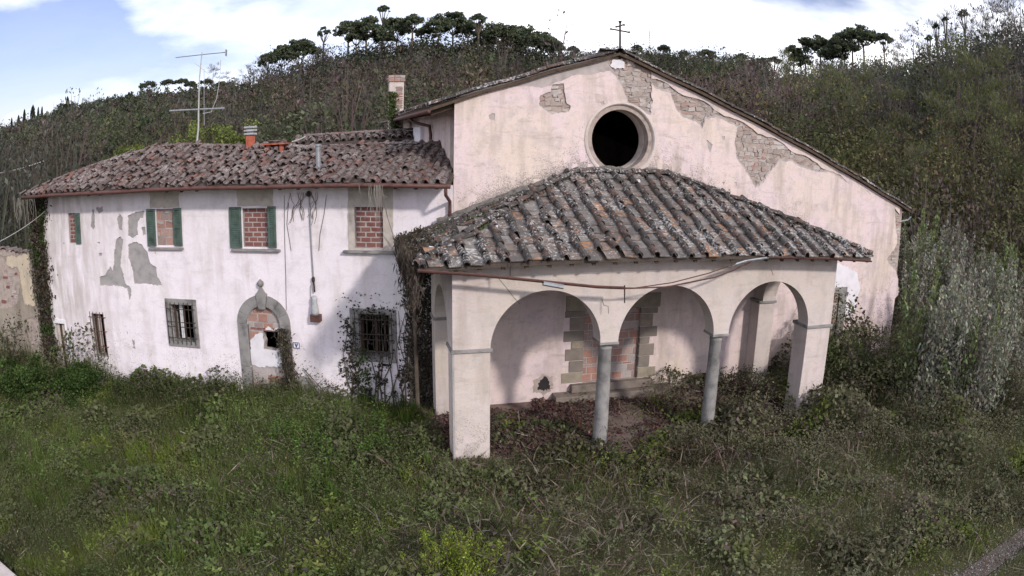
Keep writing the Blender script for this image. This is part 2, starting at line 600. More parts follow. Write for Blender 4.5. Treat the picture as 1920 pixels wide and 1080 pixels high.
def soil():
    m, nt = mk('soil')
    c = ocoord(nt)
    a = noise(nt, c, 0.35, 6, 0.6)
    b = noise(nt, c, 3.0, 7, 0.7)
    f = noise(nt, c, 0.03, 5, 0.6)
    k = ramp(nt, a, [(0.35, (0.062, 0.052, 0.038)), (0.5, (0.058, 0.060, 0.030)), (0.65, (0.07, 0.072, 0.034))])
    k = mix(nt, ramp(nt, b, [(0.45, (0, 0, 0)), (0.65, (0.8, 0.8, 0.8))]), k, (0.085, 0.06, 0.045))
    k = mix(nt, ramp(nt, f, [(0.4, (0, 0, 0)), (0.6, (0.5, 0.5, 0.5))]), k, (0.07, 0.075, 0.03))
    return finish(m, nt, k, 1.0, b, 0.08, 0.6, 0.05)


M['soil'] = soil()
M['gravel'] = plain('gravel', (0.10, 0.08, 0.068), 0.45, 14.0, 1.0, 0.03)
M['dirt'] = plain('dirt', (0.085, 0.055, 0.042), 0.4, 3.0, 1.0, 0.04)

# ------------------------------------------------------------------ ground and hills: one sheet
RIDGE = [(-100, 262, 520, 5), (8, 240, 520, 5), (120, 204, 520, 4), (200, 190, 520, 4), (280, 176, 500, 2), (350, 168, 500, 1),
         (420, 162, 420, 4), (500, 142, 260, 5), (560, 135, 230, 5), (620, 112, 210, 6), (700, 98, 205, 6), (800, 90, 205, 6),
         (900, 92, 205, 6), (1000, 100, 205, 6), (1060, 98, 240, 6), (1100, 92, 400, 8), (1200, 90, 450, 8), (1300, 97, 450, 8),
         (1400, 106, 420, 7), (1470, 112, 260, 6), (1550, 112, 205, 6), (1650, 108, 190, 6), (1700, 105, 170, 7),
         (1760, 92, 140, 7), (1820, 72, 120, 8), (1900, 38, 105, 9), (2000, 0, 95, 9)]
_az, _D, _zr = [], [], []
for u, v, D, th_ in RIDGE:
    r = ray(u, v)
    _az.append(math.degrees(math.atan2(r[0], r[1])))
    _D.append(D)
    _zr.append(CAM[2] + D * r[2] / math.hypot(r[0], r[1]) - th_)
AZ = np.array([-180, -120, -60] + _az + [100, 140, 180], float)
RD = np.array([400, 400, 480] + _D + [110, 300, 400], float)
RZ = np.array([-1, -1, 4] + _zr + [24, 2, -1], float)


def gz(x, y):
    x, y = np.asarray(x, float), np.asarray(y, float)
    dx, dy = x - CAM[0], y - CAM[1]
    d = np.hypot(dx, dy)
    az = np.degrees(np.arctan2(dx, dy))
    D = np.interp(az, AZ, RD)
    zr = np.interp(az, AZ, RZ)
    d0 = np.where(az > 30, 30.0, 36.0)
    t = np.clip((d - d0) / (D - d0), 0, 1)
    z = zr * (0.75 * t + 0.25 * t * t) - np.clip(d - D, 0, 200) * 0.12
    fade = sstep(20, 60, d)
    z = z + fade * (nz(x, y, 23.0) - 0.5) * 2.0 * np.clip(t * 3, 0, 1)
    near = -0.06 - 0.40 * sstep(-8, -15, x) + 0.06 * (nz(x, y, 1.7) - 0.5)
    return z * sstep(d0, d0 + 10, d) + near * (1 - sstep(d0, d0 + 30, d))


ring = np.concatenate([np.array([0.0]), np.geomspace(2, 60, 46), np.geomspace(66, 900, 46)[0:], np.array([1500., 3000.])])
azs = np.radians(np.concatenate([np.arange(-180, -40, 5.0), np.arange(-40, 66, 1.25), np.arange(66, 180, 4.0)]))
rr, aa = np.meshgrid(ring, azs, indexing='ij')
gx, gy = CAM[0] + rr * np.sin(aa), CAM[1] + rr * np.cos(aa)
gv = np.stack([gx, gy, gz(gx, gy)], -1).reshape(-1, 3)
na = len(azs)
ii, jj = np.meshgrid(np.arange(len(ring) - 1), np.arange(na), indexing='ij')
gf = np.stack([ii * na + jj, ii * na + (jj + 1) % na, (ii + 1) * na + (jj + 1) % na, (ii + 1) * na + jj], -1).reshape(-1, 4)
gf = gf[:, ::-1]
ground = np_mesh('ground', gv, gf, None, M['soil'])
ground.data.polygons.foreach_set('use_smooth', [True] * len(ground.data.polygons))
tag(ground, 'overgrown earth and hillside behind the church', 'ground', kind='structure')
#@@PART2
# ------------------------------------------------------------------ small builders
def cover_mesh(name, L=0.44, r0=0.098, r1=0.074, flat=0.85, seg=6, th=0.016):
    mb = MB()
    vs = []
    for y, r in ((0, r0), (L, r1)):
        for k in range(seg + 1):
            a = math.pi * k / seg
            vs.append((-r * math.cos(a), y, r * flat * math.sin(a)))
    for k in range(seg + 1):
        a = math.pi * k / seg
        vs.append((-(r0 - th) * math.cos(a), 0.0, (r0 - th) * flat * math.sin(a)))
    for k in range(seg + 1):
        a = math.pi * k / seg
        vs.append((-(r0 - th) * math.cos(a), 0.12, (r0 - th) * flat * math.sin(a)))
    n = seg + 1
    fs = []
    for k in range(seg):
        fs.append((k, k + 1, n + k + 1, n + k))
        fs.append((k, 2 * n + k, 2 * n + k + 1, k + 1))
        fs.append((2 * n + k, 3 * n + k, 3 * n + k + 1, 2 * n + k + 1))
    mb.add(vs, fs)
    me = mb.mesh(name)
    return me


def pan_mesh(name, L=0.44, w0=0.27, w1=0.31, lip=0.035, th=0.018):
    mb = MB()
    prof = [(-0.5, lip), (-0.43, 0.004), (-0.2, 0.0), (0.2, 0.0), (0.43, 0.004), (0.5, lip)]
    vs = [(a * w0, 0, b + th) for a, b in prof] + [(a * w1, L, b + th) for a, b in prof] + [(a * w0, 0, b) for a, b in prof]
    n = len(prof)
    fs = []
    for k in range(n - 1):
        fs.append((k, k + 1, n + k + 1, n + k))
        fs.append((2 * n + k, 2 * n + k + 1, k + 1, k))
    mb.add(vs, fs)
    return mb.mesh(name)


def block_mesh(name, j=0.10, sub=False):
    """unit block with chamfered front, slightly irregular; -0.5..0.5 in x, z; y 0 (front) .. 1 (back)"""
    mb = MB()
    c = 0.06
    fr = [(-0.5 + c, -0.5 + c), (0.5 - c, -0.5 + c), (0.5 - c, 0.5 - c), (-0.5 + c, 0.5 - c)]
    bk = [(-0.5, -0.5), (0.5, -0.5), (0.5, 0.5), (-0.5, 0.5)]
    q = lambda p, y: (p[0] + random.uniform(-j, j) * 0.5, y + random.uniform(-j, j), p[1] + random.uniform(-j, j) * 0.5)
    vs = [q(p, 0.0) for p in fr] + [q(p, 0.25) for p in bk] + [(p[0], 1.0, p[1]) for p in bk]
    fs = [(0, 1, 2, 3)]
    for i in range(4):
        k = (i + 1) % 4
        fs.append((i, 4 + i, 4 + k, k))
        fs.append((4 + i, 8 + i, 8 + k, 4 + k))
    mb.add(vs, fs)
    me = mb.mesh(name)
    return me


BRICKS = [block_mesh('brick_%s' % c, 0.05) for c in 'abc']
STONES = [block_mesh('stone_%s' % c, 0.32) for c in 'abcdefgh']


def put(name, me, mat, parent, loc, scale, ry=0.0):
    key = (me.name, mat.name)
    if key not in PUTC:
        c = me.copy()
        c.materials.clear()
        c.materials.append(mat)
        PUTC[key] = c
    o = bpy.data.objects.new(name, PUTC[key])
    COL.objects.link(o)
    o.parent = parent
    o.location = loc
    o.scale = scale
    o.rotation_euler = (0, ry, 0)
    return o


PUTC = {}


def courses(parent, poly, y, bw, bh, joint, mat, holes=(), dy=0.02, thin_every=0, name='brick', depth=0.05):
    """brick courses clipped to poly (x,z)"""
    P = np.array(poly)
    x0, x1, z0, z1 = P[:, 0].min(), P[:, 0].max(), P[:, 1].min(), P[:, 1].max()
    z = z0
    row = 0
    while z < z1 - 0.02:
        h = bh
        if thin_every and row % thin_every == thin_every - 1:
            h = 0.065
        h = min(h, z1 - z)
        x = x0 - (bw * 0.5 if row % 2 else 0)
        while x < x1:
            a, b = max(x, x0), min(x + bw, x1)
            if b - a > 0.05:
                c = [((a + b) / 2, z + h / 2)]
                if inside(poly, c)[0] and not any(inside(hh, c)[0] for hh in holes):
                    put(name, random.choice(BRICKS), mat, parent, ((a + b) / 2, y - random.uniform(0.3, 1) * dy, z + h / 2),
                        (max(b - a - joint, 0.03), depth, max(h - joint, 0.02)), random.gauss(0, 0.006))
            x += bw
        z += h
        row += 1


def ring_solid(mb, prof, cx, cz, seg=48):
    """solid of revolution about the Y axis; prof = [(r, y)...]"""
    vs, fs = [], []
    n = len(prof)
    for r, y in prof:
        for k in range(seg):
            a = 2 * math.pi * k / seg
            vs.append((cx + r * math.cos(a), y, cz + r * math.sin(a)))
    for i in range(n - 1):
        for k in range(seg):
            fs.append((i * seg + k, (i + 1) * seg + k, (i + 1) * seg + (k + 1) % seg, i * seg + (k + 1) % seg))
    return mb.add(vs, fs)


def tile_matrix(pos, zf, a, b, lift, yaw=0.0, tilt=0.0, roll=0.0, flip=False):
    e = 0.05
    def P(a_, b_):
        x, y = pos(a_, b_)
        return Vector((x, y, float(zf(x, y))))
    p = P(a, b)
    ty = (P(a, b + e) - p).normalized()
    tx = (P(a + e, b) - p).normalized()
    n = tx.cross(ty).normalized()
    if n.z < 0:
        n = -n
    tx = ty.cross(n).normalized()
    R = Matrix((tx, ty, n)).transposed().to_4x4()
    return Matrix.Translation(p + n * lift) @ R @ Matrix.Rotation(yaw, 4, 'Z') @ Matrix.Rotation(tilt, 4, 'X') @ Matrix.Rotation(roll, 4, 'Y')


def place_pieces(name, me, mats, parent, mat, limit=300, stuff_name=None, par_loc=np.zeros(3), par_rz=0.0):
    """pieces nearest the camera are objects; the rest one joined part"""
    c, s = math.cos(par_rz), math.sin(par_rz)
    def dist(m):
        t = m.translation
        w = np.array([par_loc[0] + c * t.x - s * t.y, par_loc[1] + s * t.x + c * t.y, par_loc[2] + t.z])
        return np.linalg.norm(w - CAM)
    mats = sorted(mats, key=dist)
    if not me.materials:
        me.materials.append(mat)
    for m in mats[:limit]:
        o = bpy.data.objects.new(name, me)
        COL.objects.link(o)
        o.parent = parent
        o.matrix_local = m
    rest = mats[limit:]
    if rest:
        base = np.array([v.co for v in me.vertices])
        polys = [tuple(p.vertices) for p in me.polygons]
        mb = MB()
        for m in rest:
            A = np.array(m)
            mb.add(base @ A[:3, :3].T + A[:3, 3], polys)
        o = mb.build(stuff_name or (name + 's'), mat, parent)
        o['kind'] = 'stuff'


# ------------------------------------------------------------------ the house
house = empty('house', HO.tolist(), -HA,
              'long white plastered two-storey house with bricked-up windows and red tiled hip roof', 'house')
HXL, HTOP = -13.78, 5.74


def hrect(u0, v0, u1, v1):
    (a, t), (b, c) = onH(u0, v0), onH(u1, v1)
    return rect(min(a, b), max(a, b), min(t, c), max(t, c))


def hp(pts, s=2.077, ox=0, oy=200):
    return [onH(ox + a / s, oy + b / s) for a, b in pts]


W1 = rect(-12.50, -12.16, 4.18, 5.13)
W2 = rect(-8.76, -8.11, 4.12, 5.17)
W3 = rect(-5.80, -5.02, 4.10, 5.15)
W4 = rect(-2.55, -1.79, 4.13, 5.18)
L0 = rect(-11.78, -11.22, 0.55, 1.95)
L1 = rect(-8.44, -7.66, 1.30, 2.40)
L2 = rect(-2.50, -1.68, 1.28, 2.40)
DOOR = arch_poly(-5.82, -4.79, -0.5, 1.97)
SIDE = rect(-13.62, -13.12, -0.6, 1.52)
openings = [W1, W2, W3, W4, L0, L1, L2, DOOR, SIDE]
mb = MB()
slab(mb, [(HXL, -0.8), (0.0, -0.8), (0.0, HTOP), (HXL, HTOP)], openings, 0.032, 0.45, back=True)
hwall = mb.build('wall', M['grey_render'], house)
patches = [
    [(498, 425), (530, 410), (562, 405), (558, 430), (540, 440), (535, 470), (538, 500), (515, 512), (498, 505)],
    [(455, 440), (465, 418), (478, 430), (476, 485), (462, 478)],
    [(470, 505), (480, 520), (475, 560), (470, 620), (482, 660), (490, 692), (505, 700), (512, 715), (510, 740), (503, 755), (495, 710),
     (470, 700), (390, 697), (388, 665), (410, 655), (430, 620), (440, 640), (445, 560), (452, 520)],
    [(500, 535), (530, 525), (555, 540), (575, 570), (585, 610), (608, 625), (612, 660), (632, 695), (600, 697), (560, 688), (522, 690), (517, 650), (510, 620), (499, 590)],
    [(552, 470), (566, 468), (568, 498), (556, 503)],
    [(375, 395), (400, 388), (402, 405), (385, 418)],
    [(515, 905), (525, 915), (527, 945), (516, 940)],
    [(387, 570), (398, 572), (396, 582), (386, 580)], [(378, 528), (390, 526), (388, 537)], [(600, 565), (606, 568), (604, 580)],
    [(360, 400), (368, 398), (370, 470), (360, 480), (352, 470)],
    [(243, 530), (250, 528), (249, 540)], [(492, 875), (499, 880), (496, 890)]]
ph = [rough(hp(p), 0.05, 0.011) for p in patches]
# plaster loose at the foot of the wall, right of the door
ph.append(rough([onH(u, v) for u, v in ((560, 700), (585, 715), (600, 745), (640, 790), (560, 790), (553, 740))], 0.06, 0.02))
ph.append(rough([onH(u, v) for u, v in ((795, 650), (826, 640), (832, 790), (780, 800), (783, 700))], 0.06, 0.025))
coat = MB()
slab(coat, [(HXL, -0.8), (0.0, -0.8), (0.0, HTOP), (HXL, HTOP)], openings + ph, 0.0, 0.032)
coat.build('plaster_coat', M['house_plaster'], house)
mb = MB()
mb.box(HXL, HXL + 0.45, 0.45, 5.6, -0.8, HTOP)
mb.build('side_wall', M['house_plaster'], house)
mb = MB()
mb.box(HXL, -1.8, 5.15, 5.6, -0.8, HTOP)
mb.build('back_wall', M['house_plaster'], house)
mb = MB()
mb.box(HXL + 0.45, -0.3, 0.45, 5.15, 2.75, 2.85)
mb.build('inner_floor', M['painted_dark'], house)
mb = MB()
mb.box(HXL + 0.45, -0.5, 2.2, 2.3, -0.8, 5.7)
mb.build('inner_wall', M['painted_dark'], house)


def infill(name, poly, y, bw, bh, joint, mat, holes=(), **kw):
    m_ = MB()
    slab(m_, poly, holes, y, y + 0.2)
    p = m_.build(name, M['under_render'], house)
    courses(p, poly, y, bw, bh, joint, mat, holes, **kw)
    return p


infill('brick_infill', W1, 0.10, 0.26, 0.125, 0.022, M['brick'])
p2 = infill('brick_infill', W2, 0.06, 0.30, 0.24, 0.015, M['block'], dy=0.015)
infill('brick_infill', W3, 0.10, 0.27, 0.132, 0.030, M['brick'])
infill('brick_infill', W4, 0.10, 0.27, 0.132, 0.030, M['brick'])
# mortar smears over the rendered infill of the second window
for (u, v, w, h) in ((300, 418, 18, 6), (318, 414, 9, 5), (297, 440, 8, 8), (312, 398, 14, 3)):
    x, z = onH(u, v)
    mb = MB()
    slab(mb, rough([(x - w / 150, z - h / 150), (x + w / 150, z - h / 150), (x + w / 150, z + h / 150), (x - w / 150, z + h / 150)], 0.04, 0.014), [], 0.025, 0.06)
    mb.build('mortar_smear', M['grey_render'], house)


def shutter(x0, x1, z0, z1, open_=0.0):
    y0, y1 = -0.055, -0.012
    s = MB()
    st = 0.055
    s.box(x0, x0 + st, y0, y1, z0, z1)
    s.box(x1 - st, x1, y0, y1, z0, z1)
    for z in (z0, (z0 + z1) / 2 - st / 2, z1 - st):
        s.box(x0 + st, x1 - st, y0, y1, z, z + st)
    s.box(x0 + st, x1 - st, y1 - 0.008, y1 - 0.002, z0 + st, z1 - st)
    fr = s.build('shutter', M['shutter'], house, bevel=0.004)
    z = z0 + st + 0.02
    while z < z1 - st - 0.02:
        if abs(z - (z0 + z1) / 2) > st * 0.7:
            m_ = MB()
            m_.add([(x0 + st, y0 + 0.004, z - 0.008), (x1 - st, y0 + 0.004, z - 0.008), (x1 - st, y1 - 0.009, z + 0.028), (x0 + st, y1 - 0.009, z + 0.028),
                    (x0 + st, y0 + 0.004, z - 0.002), (x1 - st, y0 + 0.004, z - 0.002), (x1 - st, y1 - 0.009, z + 0.034), (x0 + st, y1 - 0.009, z + 0.034)],
                   [(0, 1, 2, 3), (4, 7, 6, 5), (0, 4, 5, 1), (0, 3, 7, 4), (1, 5, 6, 2)])
            m_.build('slat', M['shutter'], fr)
        z += 0.052


shutter(-9.10, -8.78, 4.10, 5.18)
shutter(-8.10, -7.82, 4.11, 5.19)
shutter(-6.20, -5.83, 4.08, 5.19)
shutter(-5.01, -4.77, 4.09, 5.20)
shutter(-12.15, -11.92, 4.16, 5.13)

for (x0, x1, z, hgt, d) in ((-9.06, -7.80, 4.06, 0.06, 0.09), (-6.16, -4.66, 4.05, 0.06, 0.10), (-2.86, -1.42, 4.07, 0.07, 0.12)):
    m_ = MB()
    m_.box(x0, x1, -d, 0.02, z - hgt, z, 0.008)
    m_.build('sill', M['pietra'], house, bevel=0.008)
# lintels and the plain frame of the fourth upper window
for (x0, x1, z0, z1) in ((-8.97, -7.90, 5.20, 5.70), (-5.96, -4.84, 5.20, 5.70)):
    m_ = MB()
    slab(m_, rough(rect(x0, x1, z0, z1), 0.1, 0.008), [], -0.006, 0.002)
    m_.build('lintel', M['tan_stone'], house)
m_ = MB()
slab(m_, rough(rect(-2.73, -1.53, 4.08, 5.68), 0.1, 0.006), [W4], -0.012, 0.02)
m_.build('window_frame', M['tan_stone'], house)


def stone_window(o, inner, grille_y=-0.05, nb=7, rails=(0.12, 0.42, 0.55, 0.9)):
    x0, z0 = inner[0]
    x1, z1 = inner[2]
    ox0, ox1, oz0, oz1 = o
    for nm, r in (('window_sill', (ox0, ox1, oz0, z0)), ('window_lintel', (ox0, ox1, z1, oz1)),
                  ('window_jamb', (ox0, x0, z0 + 0.003, z1 - 0.003)), ('window_jamb', (x1, ox1, z0 + 0.003, z1 - 0.003))):
        b = MB()
        b.box(r[0], r[1], -0.035, 0.3, r[2], r[3], 0.003)
        b.build(nm, M['pietra'], house, bevel=0.012)
    g = empty_part('window_grille', house)
    for k in range(nb):
        x = x0 - 0.09 + (x1 - x0 + 0.18) * k / (nb - 1)
        b = MB()
        b.tube([(x, grille_y - 0.06, z0 - 0.05), (x, grille_y - 0.06, z1 + 0.09)], 0.0115, 6)
        b.build('bar', M['iron'], g)
    for t in rails:
        z = z0 + (z1 - z0) * t
        b = MB()
        b.tube([(x0 - 0.10, -0.02, z), (x0 - 0.10, grille_y - 0.065, z), (x1 + 0.10, grille_y - 0.065, z), (x1 + 0.10, -0.02, z)], 0.012, 6)
        b.build('crossbar', M['iron'], g)
    return g


def empty_part(name, parent):
    o = bpy.data.objects.new(name, None)
    o.empty_display_size = 0.1
    COL.objects.link(o)
    o.parent = parent
    return o


stone_window((-8.62, -7.49, 1.14, 2.57), L1)
stone_window((-2.75, -1.48, 1.12, 2.55), L2)
g0 = empty_part('window_grille', house)
for k in range(5):
    x = -11.80 + 0.60 * k / 4
    b = MB()
    b.tube([(x, -0.05, 0.55), (x, -0.05, 2.02)], 0.012, 6)
    b.build('bar', M['rust_gutter'], g0)
for z in (0.9, 1.4, 1.85):
    b = MB()
    b.tube([(-11.86, 0.02, z), (-11.86, -0.055, z), (-11.14, -0.055, z), (-11.14, 0.02, z)], 0.012, 6)
    b.build('crossbar', M['rust_gutter'], g0)
# broken casements behind the grilles
for x0, x1, z0, z1, cs in ((-8.44, -7.66, 1.30, 2.40, ((0.30, 0.42, 'white_paint'), (0.45, 0.52, 'wood'), (0.02, 0.10, 'wood'), (0.92, 0.99, 'wood'))),
                           (-2.50, -1.68, 1.28, 2.40, ((0.0, 0.09, 'wood'), (0.46, 0.55, 'wood'), (0.91, 1.0, 'wood'))),
                           (-11.78, -11.22, 0.55, 1.95, ((0.3, 0.5, 'tan_stone'), (0.0, 0.12, 'wood'), (0.88, 1.0, 'wood')))):
    for a, b_, mt in cs:
        b = MB()
        b.box(x0 + (x1 - x0) * a, x0 + (x1 - x0) * b_, 0.16, 0.20, z0 + 0.06, z1 - 0.06)
        b.build('casement_stile', M[mt], house)

# arched doorway
sur = empty_part('door_surround', house)
oc, ic, zs = 0.825, 0.515, 1.97
cxd = -5.305
for nm, x0, x1 in (('jamb', cxd - oc, cxd - ic), ('jamb', cxd + ic, cxd + oc)):
    for z0, z1 in ((-0.5, 0.72), (0.728, 1.962)):
        b = MB()
        b.box(x0, x1, -0.04, 0.14, z0, z1)
        b.build(nm, M['pietra'], sur, bevel=0.012)
nv = 7
for k in range(nv):
    if k == nv // 2:
        continue
    a0, a1 = math.pi * k / nv + 0.006, math.pi * (k + 1) / nv - 0.006
    pts = [(cxd + oc * math.cos(a0 + (a1 - a0) * t / 5), zs + oc * math.sin(a0 + (a1 - a0) * t / 5)) for t in range(6)]
    pts += [(cxd + ic * math.cos(a1 + (a0 - a1) * t / 5), zs + ic * math.sin(a1 + (a0 - a1) * t / 5)) for t in range(6)]
    b = MB()
    slab(b, pts, [], -0.04, 0.14)
    b.build('voussoir', M['pietra'], sur)
b = MB()
slab(b, [(cxd - 0.10, zs + 0.44), (cxd + 0.10, zs + 0.44), (cxd + 0.17, zs + 0.86), (cxd + 0.09, zs + 0.93), (cxd + 0.02, zs + 1.05), (cxd, zs + 1.09),
         (cxd - 0.02, zs + 1.05), (cxd - 0.09, zs + 0.93), (cxd - 0.17, zs + 0.86)], [], -0.075, 0.1)
b.build('keystone', M['pietra'], sur, bevel=0.01)
b = MB()
b.lathe([(0.02, 3.03), (0.075, 3.05), (0.095, 3.10), (0.085, 3.17), (0.05, 3.20), (0.015, 3.24)], cxd, -0.05, 12)
b.build('finial', M['pietra'], sur, smooth=True)
hole_d = rough(hrect(491, 619, 524, 659), 0.08, 0.014)
dpanel = MB()
slab(dpanel, DOOR, [hole_d], 0.075, 0.3)
dp = dpanel.build('door_infill', M['under_render'], house)
courses(dp, [q for q in DOOR], 0.075, 0.31, 0.25, 0.014, M['block'], [hole_d, rect(-5.84, -4.7, 0.62, 1.62)], dy=0.012)
b = MB()
for k in range(5):
    b.box(-5.76 + k * 0.19, -5.60 + k * 0.19, 0.055, 0.1, 1.80, 1.85, 0.004)
b.build('brick_course', M['brick'], dp)
cem = [onH(u, v) for u, v in ((467, 640), (478, 628), (493, 624), (500, 612), (508, 618), (524, 617), (525, 640), (527, 690), (505, 688), (487, 690), (470, 684))]
b = MB()
slab(b, rough(cem, 0.05, 0.014), [hole_d], 0.045, 0.09)
b.build('cement_patch', M['white_render'], dp)
# side door at the far end: white lintel and dark boards
b = MB()
b.box(-13.74, -13.06, -0.02, 0.05, 1.52, 1.66, 0.005)
b.box(-13.13, -13.05, -0.02, 0.05, -0.6, 1.517, 0.004)
b.build('door_frame', M['white_paint'], house)
for k, mt in enumerate(('pale', 'wood', 'tan', 'rust')):
    b = MB()
    b.box(-13.62 + k * 0.123, -13.50 + k * 0.123, 0.1, 0.14, -0.6, 1.50)
    b.build('door_board', {'pale': M['tan_stone'], 'wood': M['wood'], 'tan': M['tan_stone'], 'rust': M['rust_gutter']}[mt], house)


# roof of the house
def hroof(x, y):
    k = 0.275 + 0.085 * float(sstep(-4.5, -10, x)) + 0.03 * float(sstep(-3, 0, x))
    return 5.85 + k * (min(y, 4.4 - y) + 0.65) + 0.025 * math.sin(x * 1.9)


RID = 2.2
rb = MB()
nx, ny = 40, 6
vs, fs = [], []
for j in range(2 * ny + 1):
    y = -0.7 + (RID + 0.7) * j / ny
    yy = min(y, 2 * RID - y)
    xa = -14.2 + (yy + 0.7) * 1.34
    xb = 0.05 if y < 0 else max(-0.344 * y, -0.344 * 3.2) + 0.02
    for i in range(nx + 1):
        x = xa + (xb - xa) * i / nx
        vs.append((x, y, hroof(x, y)))
for j in range(2 * ny):
    for i in range(nx):
        a = j * (nx + 1) + i
        fs.append((a, a + 1, a + nx + 2, a + nx + 1))
o0 = len(vs)
vs.append((-14.2, RID, hroof(-14.2, -0.7) + 0.02))
for j in range(2 * ny):
    fs.append((j * (nx + 1), (j + 1) * (nx + 1), o0))
rb.add(vs, fs)
rb.add([(x, y, z - 0.06) for x, y, z in vs], [f[::-1] for f in fs])
rb.add([vs[i] for i in range(nx + 1)] + [(vs[i][0], vs[i][1], vs[i][2] - 0.06) for i in range(nx + 1)], [(i, nx + 1 + i, nx + 2 + i, i + 1) for i in range(nx)])
roof = rb.build('roof', M['deck'], house)
COV_H = cover_mesh('house_cover', 0.38, 0.080, 0.062, 0.85)
PAN_H = pan_mesh('house_pan', 0.40, 0.17, 0.19, 0.05)
covs, pans = [], []
sp = 0.262
for c_ in range(int(14.3 / sp) + 1):
    x = -14.15 + c_ * sp
    for r_ in range(13):
        b0 = -0.76 + r_ * 0.255
        if b0 > RID - 0.1:
            continue
        if x < -14.2 + (b0 + 0.9) * 1.34 - 0.05 or x > -0.344 * max(b0, 0) - 0.05:
            continue
        if random.random() < (0.03 if x > -3 else 0.08):
            continue
        jit = 1.0 + 2.2 * float(sstep(-1.8, -4.5, x)) * (1 - 0.6 * float(sstep(-10, -12, x)))
        pos = lambda a, b: (a, b)
        covs.append(tile_matrix(pos, hroof, x + random.gauss(0, 0.018 * jit), b0 + random.gauss(0, 0.02 * jit), 0.055 + random.uniform(0, 0.02) * jit,
                                random.gauss(0, 0.05 * jit), math.radians(-2.2) + random.gauss(0, 0.025 * jit), random.gauss(0, 0.05 * jit)))
        pans.append(tile_matrix(pos, hroof, x + sp / 2 + random.gauss(0, 0.012), b0 + 0.03 + random.gauss(0, 0.02), 0.012 + random.uniform(0, 0.01),
                                random.gauss(0, 0.02), math.radians(-2), 0.0))
# the hip end
for r_ in range(12):
    t = r_ / 11.5
    x, y = -14.2 + 3.886 * t, -0.7 + 2.9 * t
    m_ = tile_matrix(lambda a, b: (-14.2 + 3.886 * b / 4.85, -0.7 + 2.9 * b / 4.85 + a), lambda X, Y: hroof(X, -0.7 + 2.9 * (X + 14.2) / 3.886), random.gauss(0, .01), 4.85 * t, 0.08, random.gauss(0, 0.06), random.gauss(0, 0.03))
    covs.append(m_)
# the hip slope beyond
for a_ in range(18):
    for b_ in range(9):
        bb = b_ * 0.36
        ya = -0.7 + a_ * 0.32
        yy = min(ya, 4.4 - ya)
        if bb > (yy + 0.7) * 1.2:
            continue
        covs.append(tile_matrix(lambda a, b: (-14.2 + b, a), lambda X, Y: 5.84 + 0.30 * (X + 14.2), ya, bb, 0.05, random.gauss(0, .08), 0, 0))
for t in range(30):
    x = -10.4 + t * 0.345
    if x < -0.9:
        covs.append(Matrix.Translation((x, RID + random.gauss(0, 0.02), hroof(x, RID) + 0.05)) @ Matrix.Rotation(-math.pi / 2 + random.gauss(0, 0.06), 4, 'Z') @ Matrix.Rotation(random.gauss(0, 0.03), 4, 'X'))
place_pieces('cover_tile', COV_H, covs, roof, M['house_tile'], 300, 'far_cover_tiles', HO, -HA)
place_pieces('pan_tile', PAN_H, pans, roof, M['house_tile'], 220, 'far_pan_tiles', HO, -HA)
for k in range(27):
    x = -13.6 + k * 0.51
    b = MB()
    b.add([(x + dx, y, hroof(x, y) - 0.062 - dz) for dx in (0, 0.085) for y in (-0.62, 0.05) for dz in (0, 0.10)],
          [(0, 1, 3, 2), (4, 6, 7, 5), (0, 4, 5, 1), (1, 5, 7, 3), (2, 3, 7, 6)])
    b.build('rafter', M['wood'], house)
b = MB()
gp = [(-14.15 + i * 1.42, -0.745, 5.775 + 0.012 * math.sin(i * 1.7)) for i in range(11)]
b.tube(gp, 0.058, 10)
gut = b.build('gutter', M['rust_gutter'], house, smooth=True)
for i in range(1, 10):
    b = MB()
    x, y, z = gp[i]
    b.tube([(x - 0.03, y, z), (x + 0.03, y, z)], 0.063, 10)
    b.build('gutter_joint', M['rust_gutter'], gut)
b = MB()
b.tube([(-0.06, -0.745, 5.74), (-0.06, -0.70, 5.55), (-0.07, -0.10, 5.35), (-0.07, -0.075, 5.2), (-0.07, -0.075, 4.7)], 0.042, 9)
b.build('downpipe', M['rust_gutter'], house, smooth=True)
# flue, vent, grey pipe on the roof
fl = empty_part('chimney_flue', house)
b = MB()
b.box(-6.69, -6.47, 2.08, 2.30, 6.55, 7.10)
b.build('shaft', M['terracotta'], fl, bevel=0.01)
for z in (7.12, 7.22, 7.32):
    b = MB()
    b.box(-6.74, -6.42, 2.03, 2.35, z, z + 0.055, 0.006)
    b.build('cap_slab', M['grey_ceramic'], fl, bevel=0.008)
b = MB()
b.box(-6.66, -6.50, 2.11, 2.27, 7.10, 7.37)
b.build('cap_core', M['grey_ceramic'], fl)
vt = empty_part('roof_vent', house)
for (x, y) in ((-5.80, 1.85), (-5.38, 1.85), (-5.80, 2.15), (-5.38, 2.15)):
    b = MB()
    b.box(x - 0.05, x + 0.05, y - 0.05, y + 0.05, 6.55, 6.80)
    b.build('vent_leg', M['terracotta'], vt)
b = MB()
b.box(-5.95, -5.23, 1.72, 2.28, 6.80, 6.84, 0.006)
b.build('vent_slab', M['terracotta'], vt)
for k in range(3):
    put('vent_tile', random.choice(STONES), M['house_tile'], vt, (-5.72 + k * 0.14, 1.9, 6.88), (0.2, 0.25, 0.09))
b = MB()
b.tube([(-3.62, 0.25, 6.05), (-3.63, 0.22, 6.75)], 0.068, 12)
b.tube([(-3.63, 0.22, 6.75), (-3.63, 0.22, 6.79)], 0.10, 12)
b.build('flue_pipe', M['zinc'], house, smooth=False)

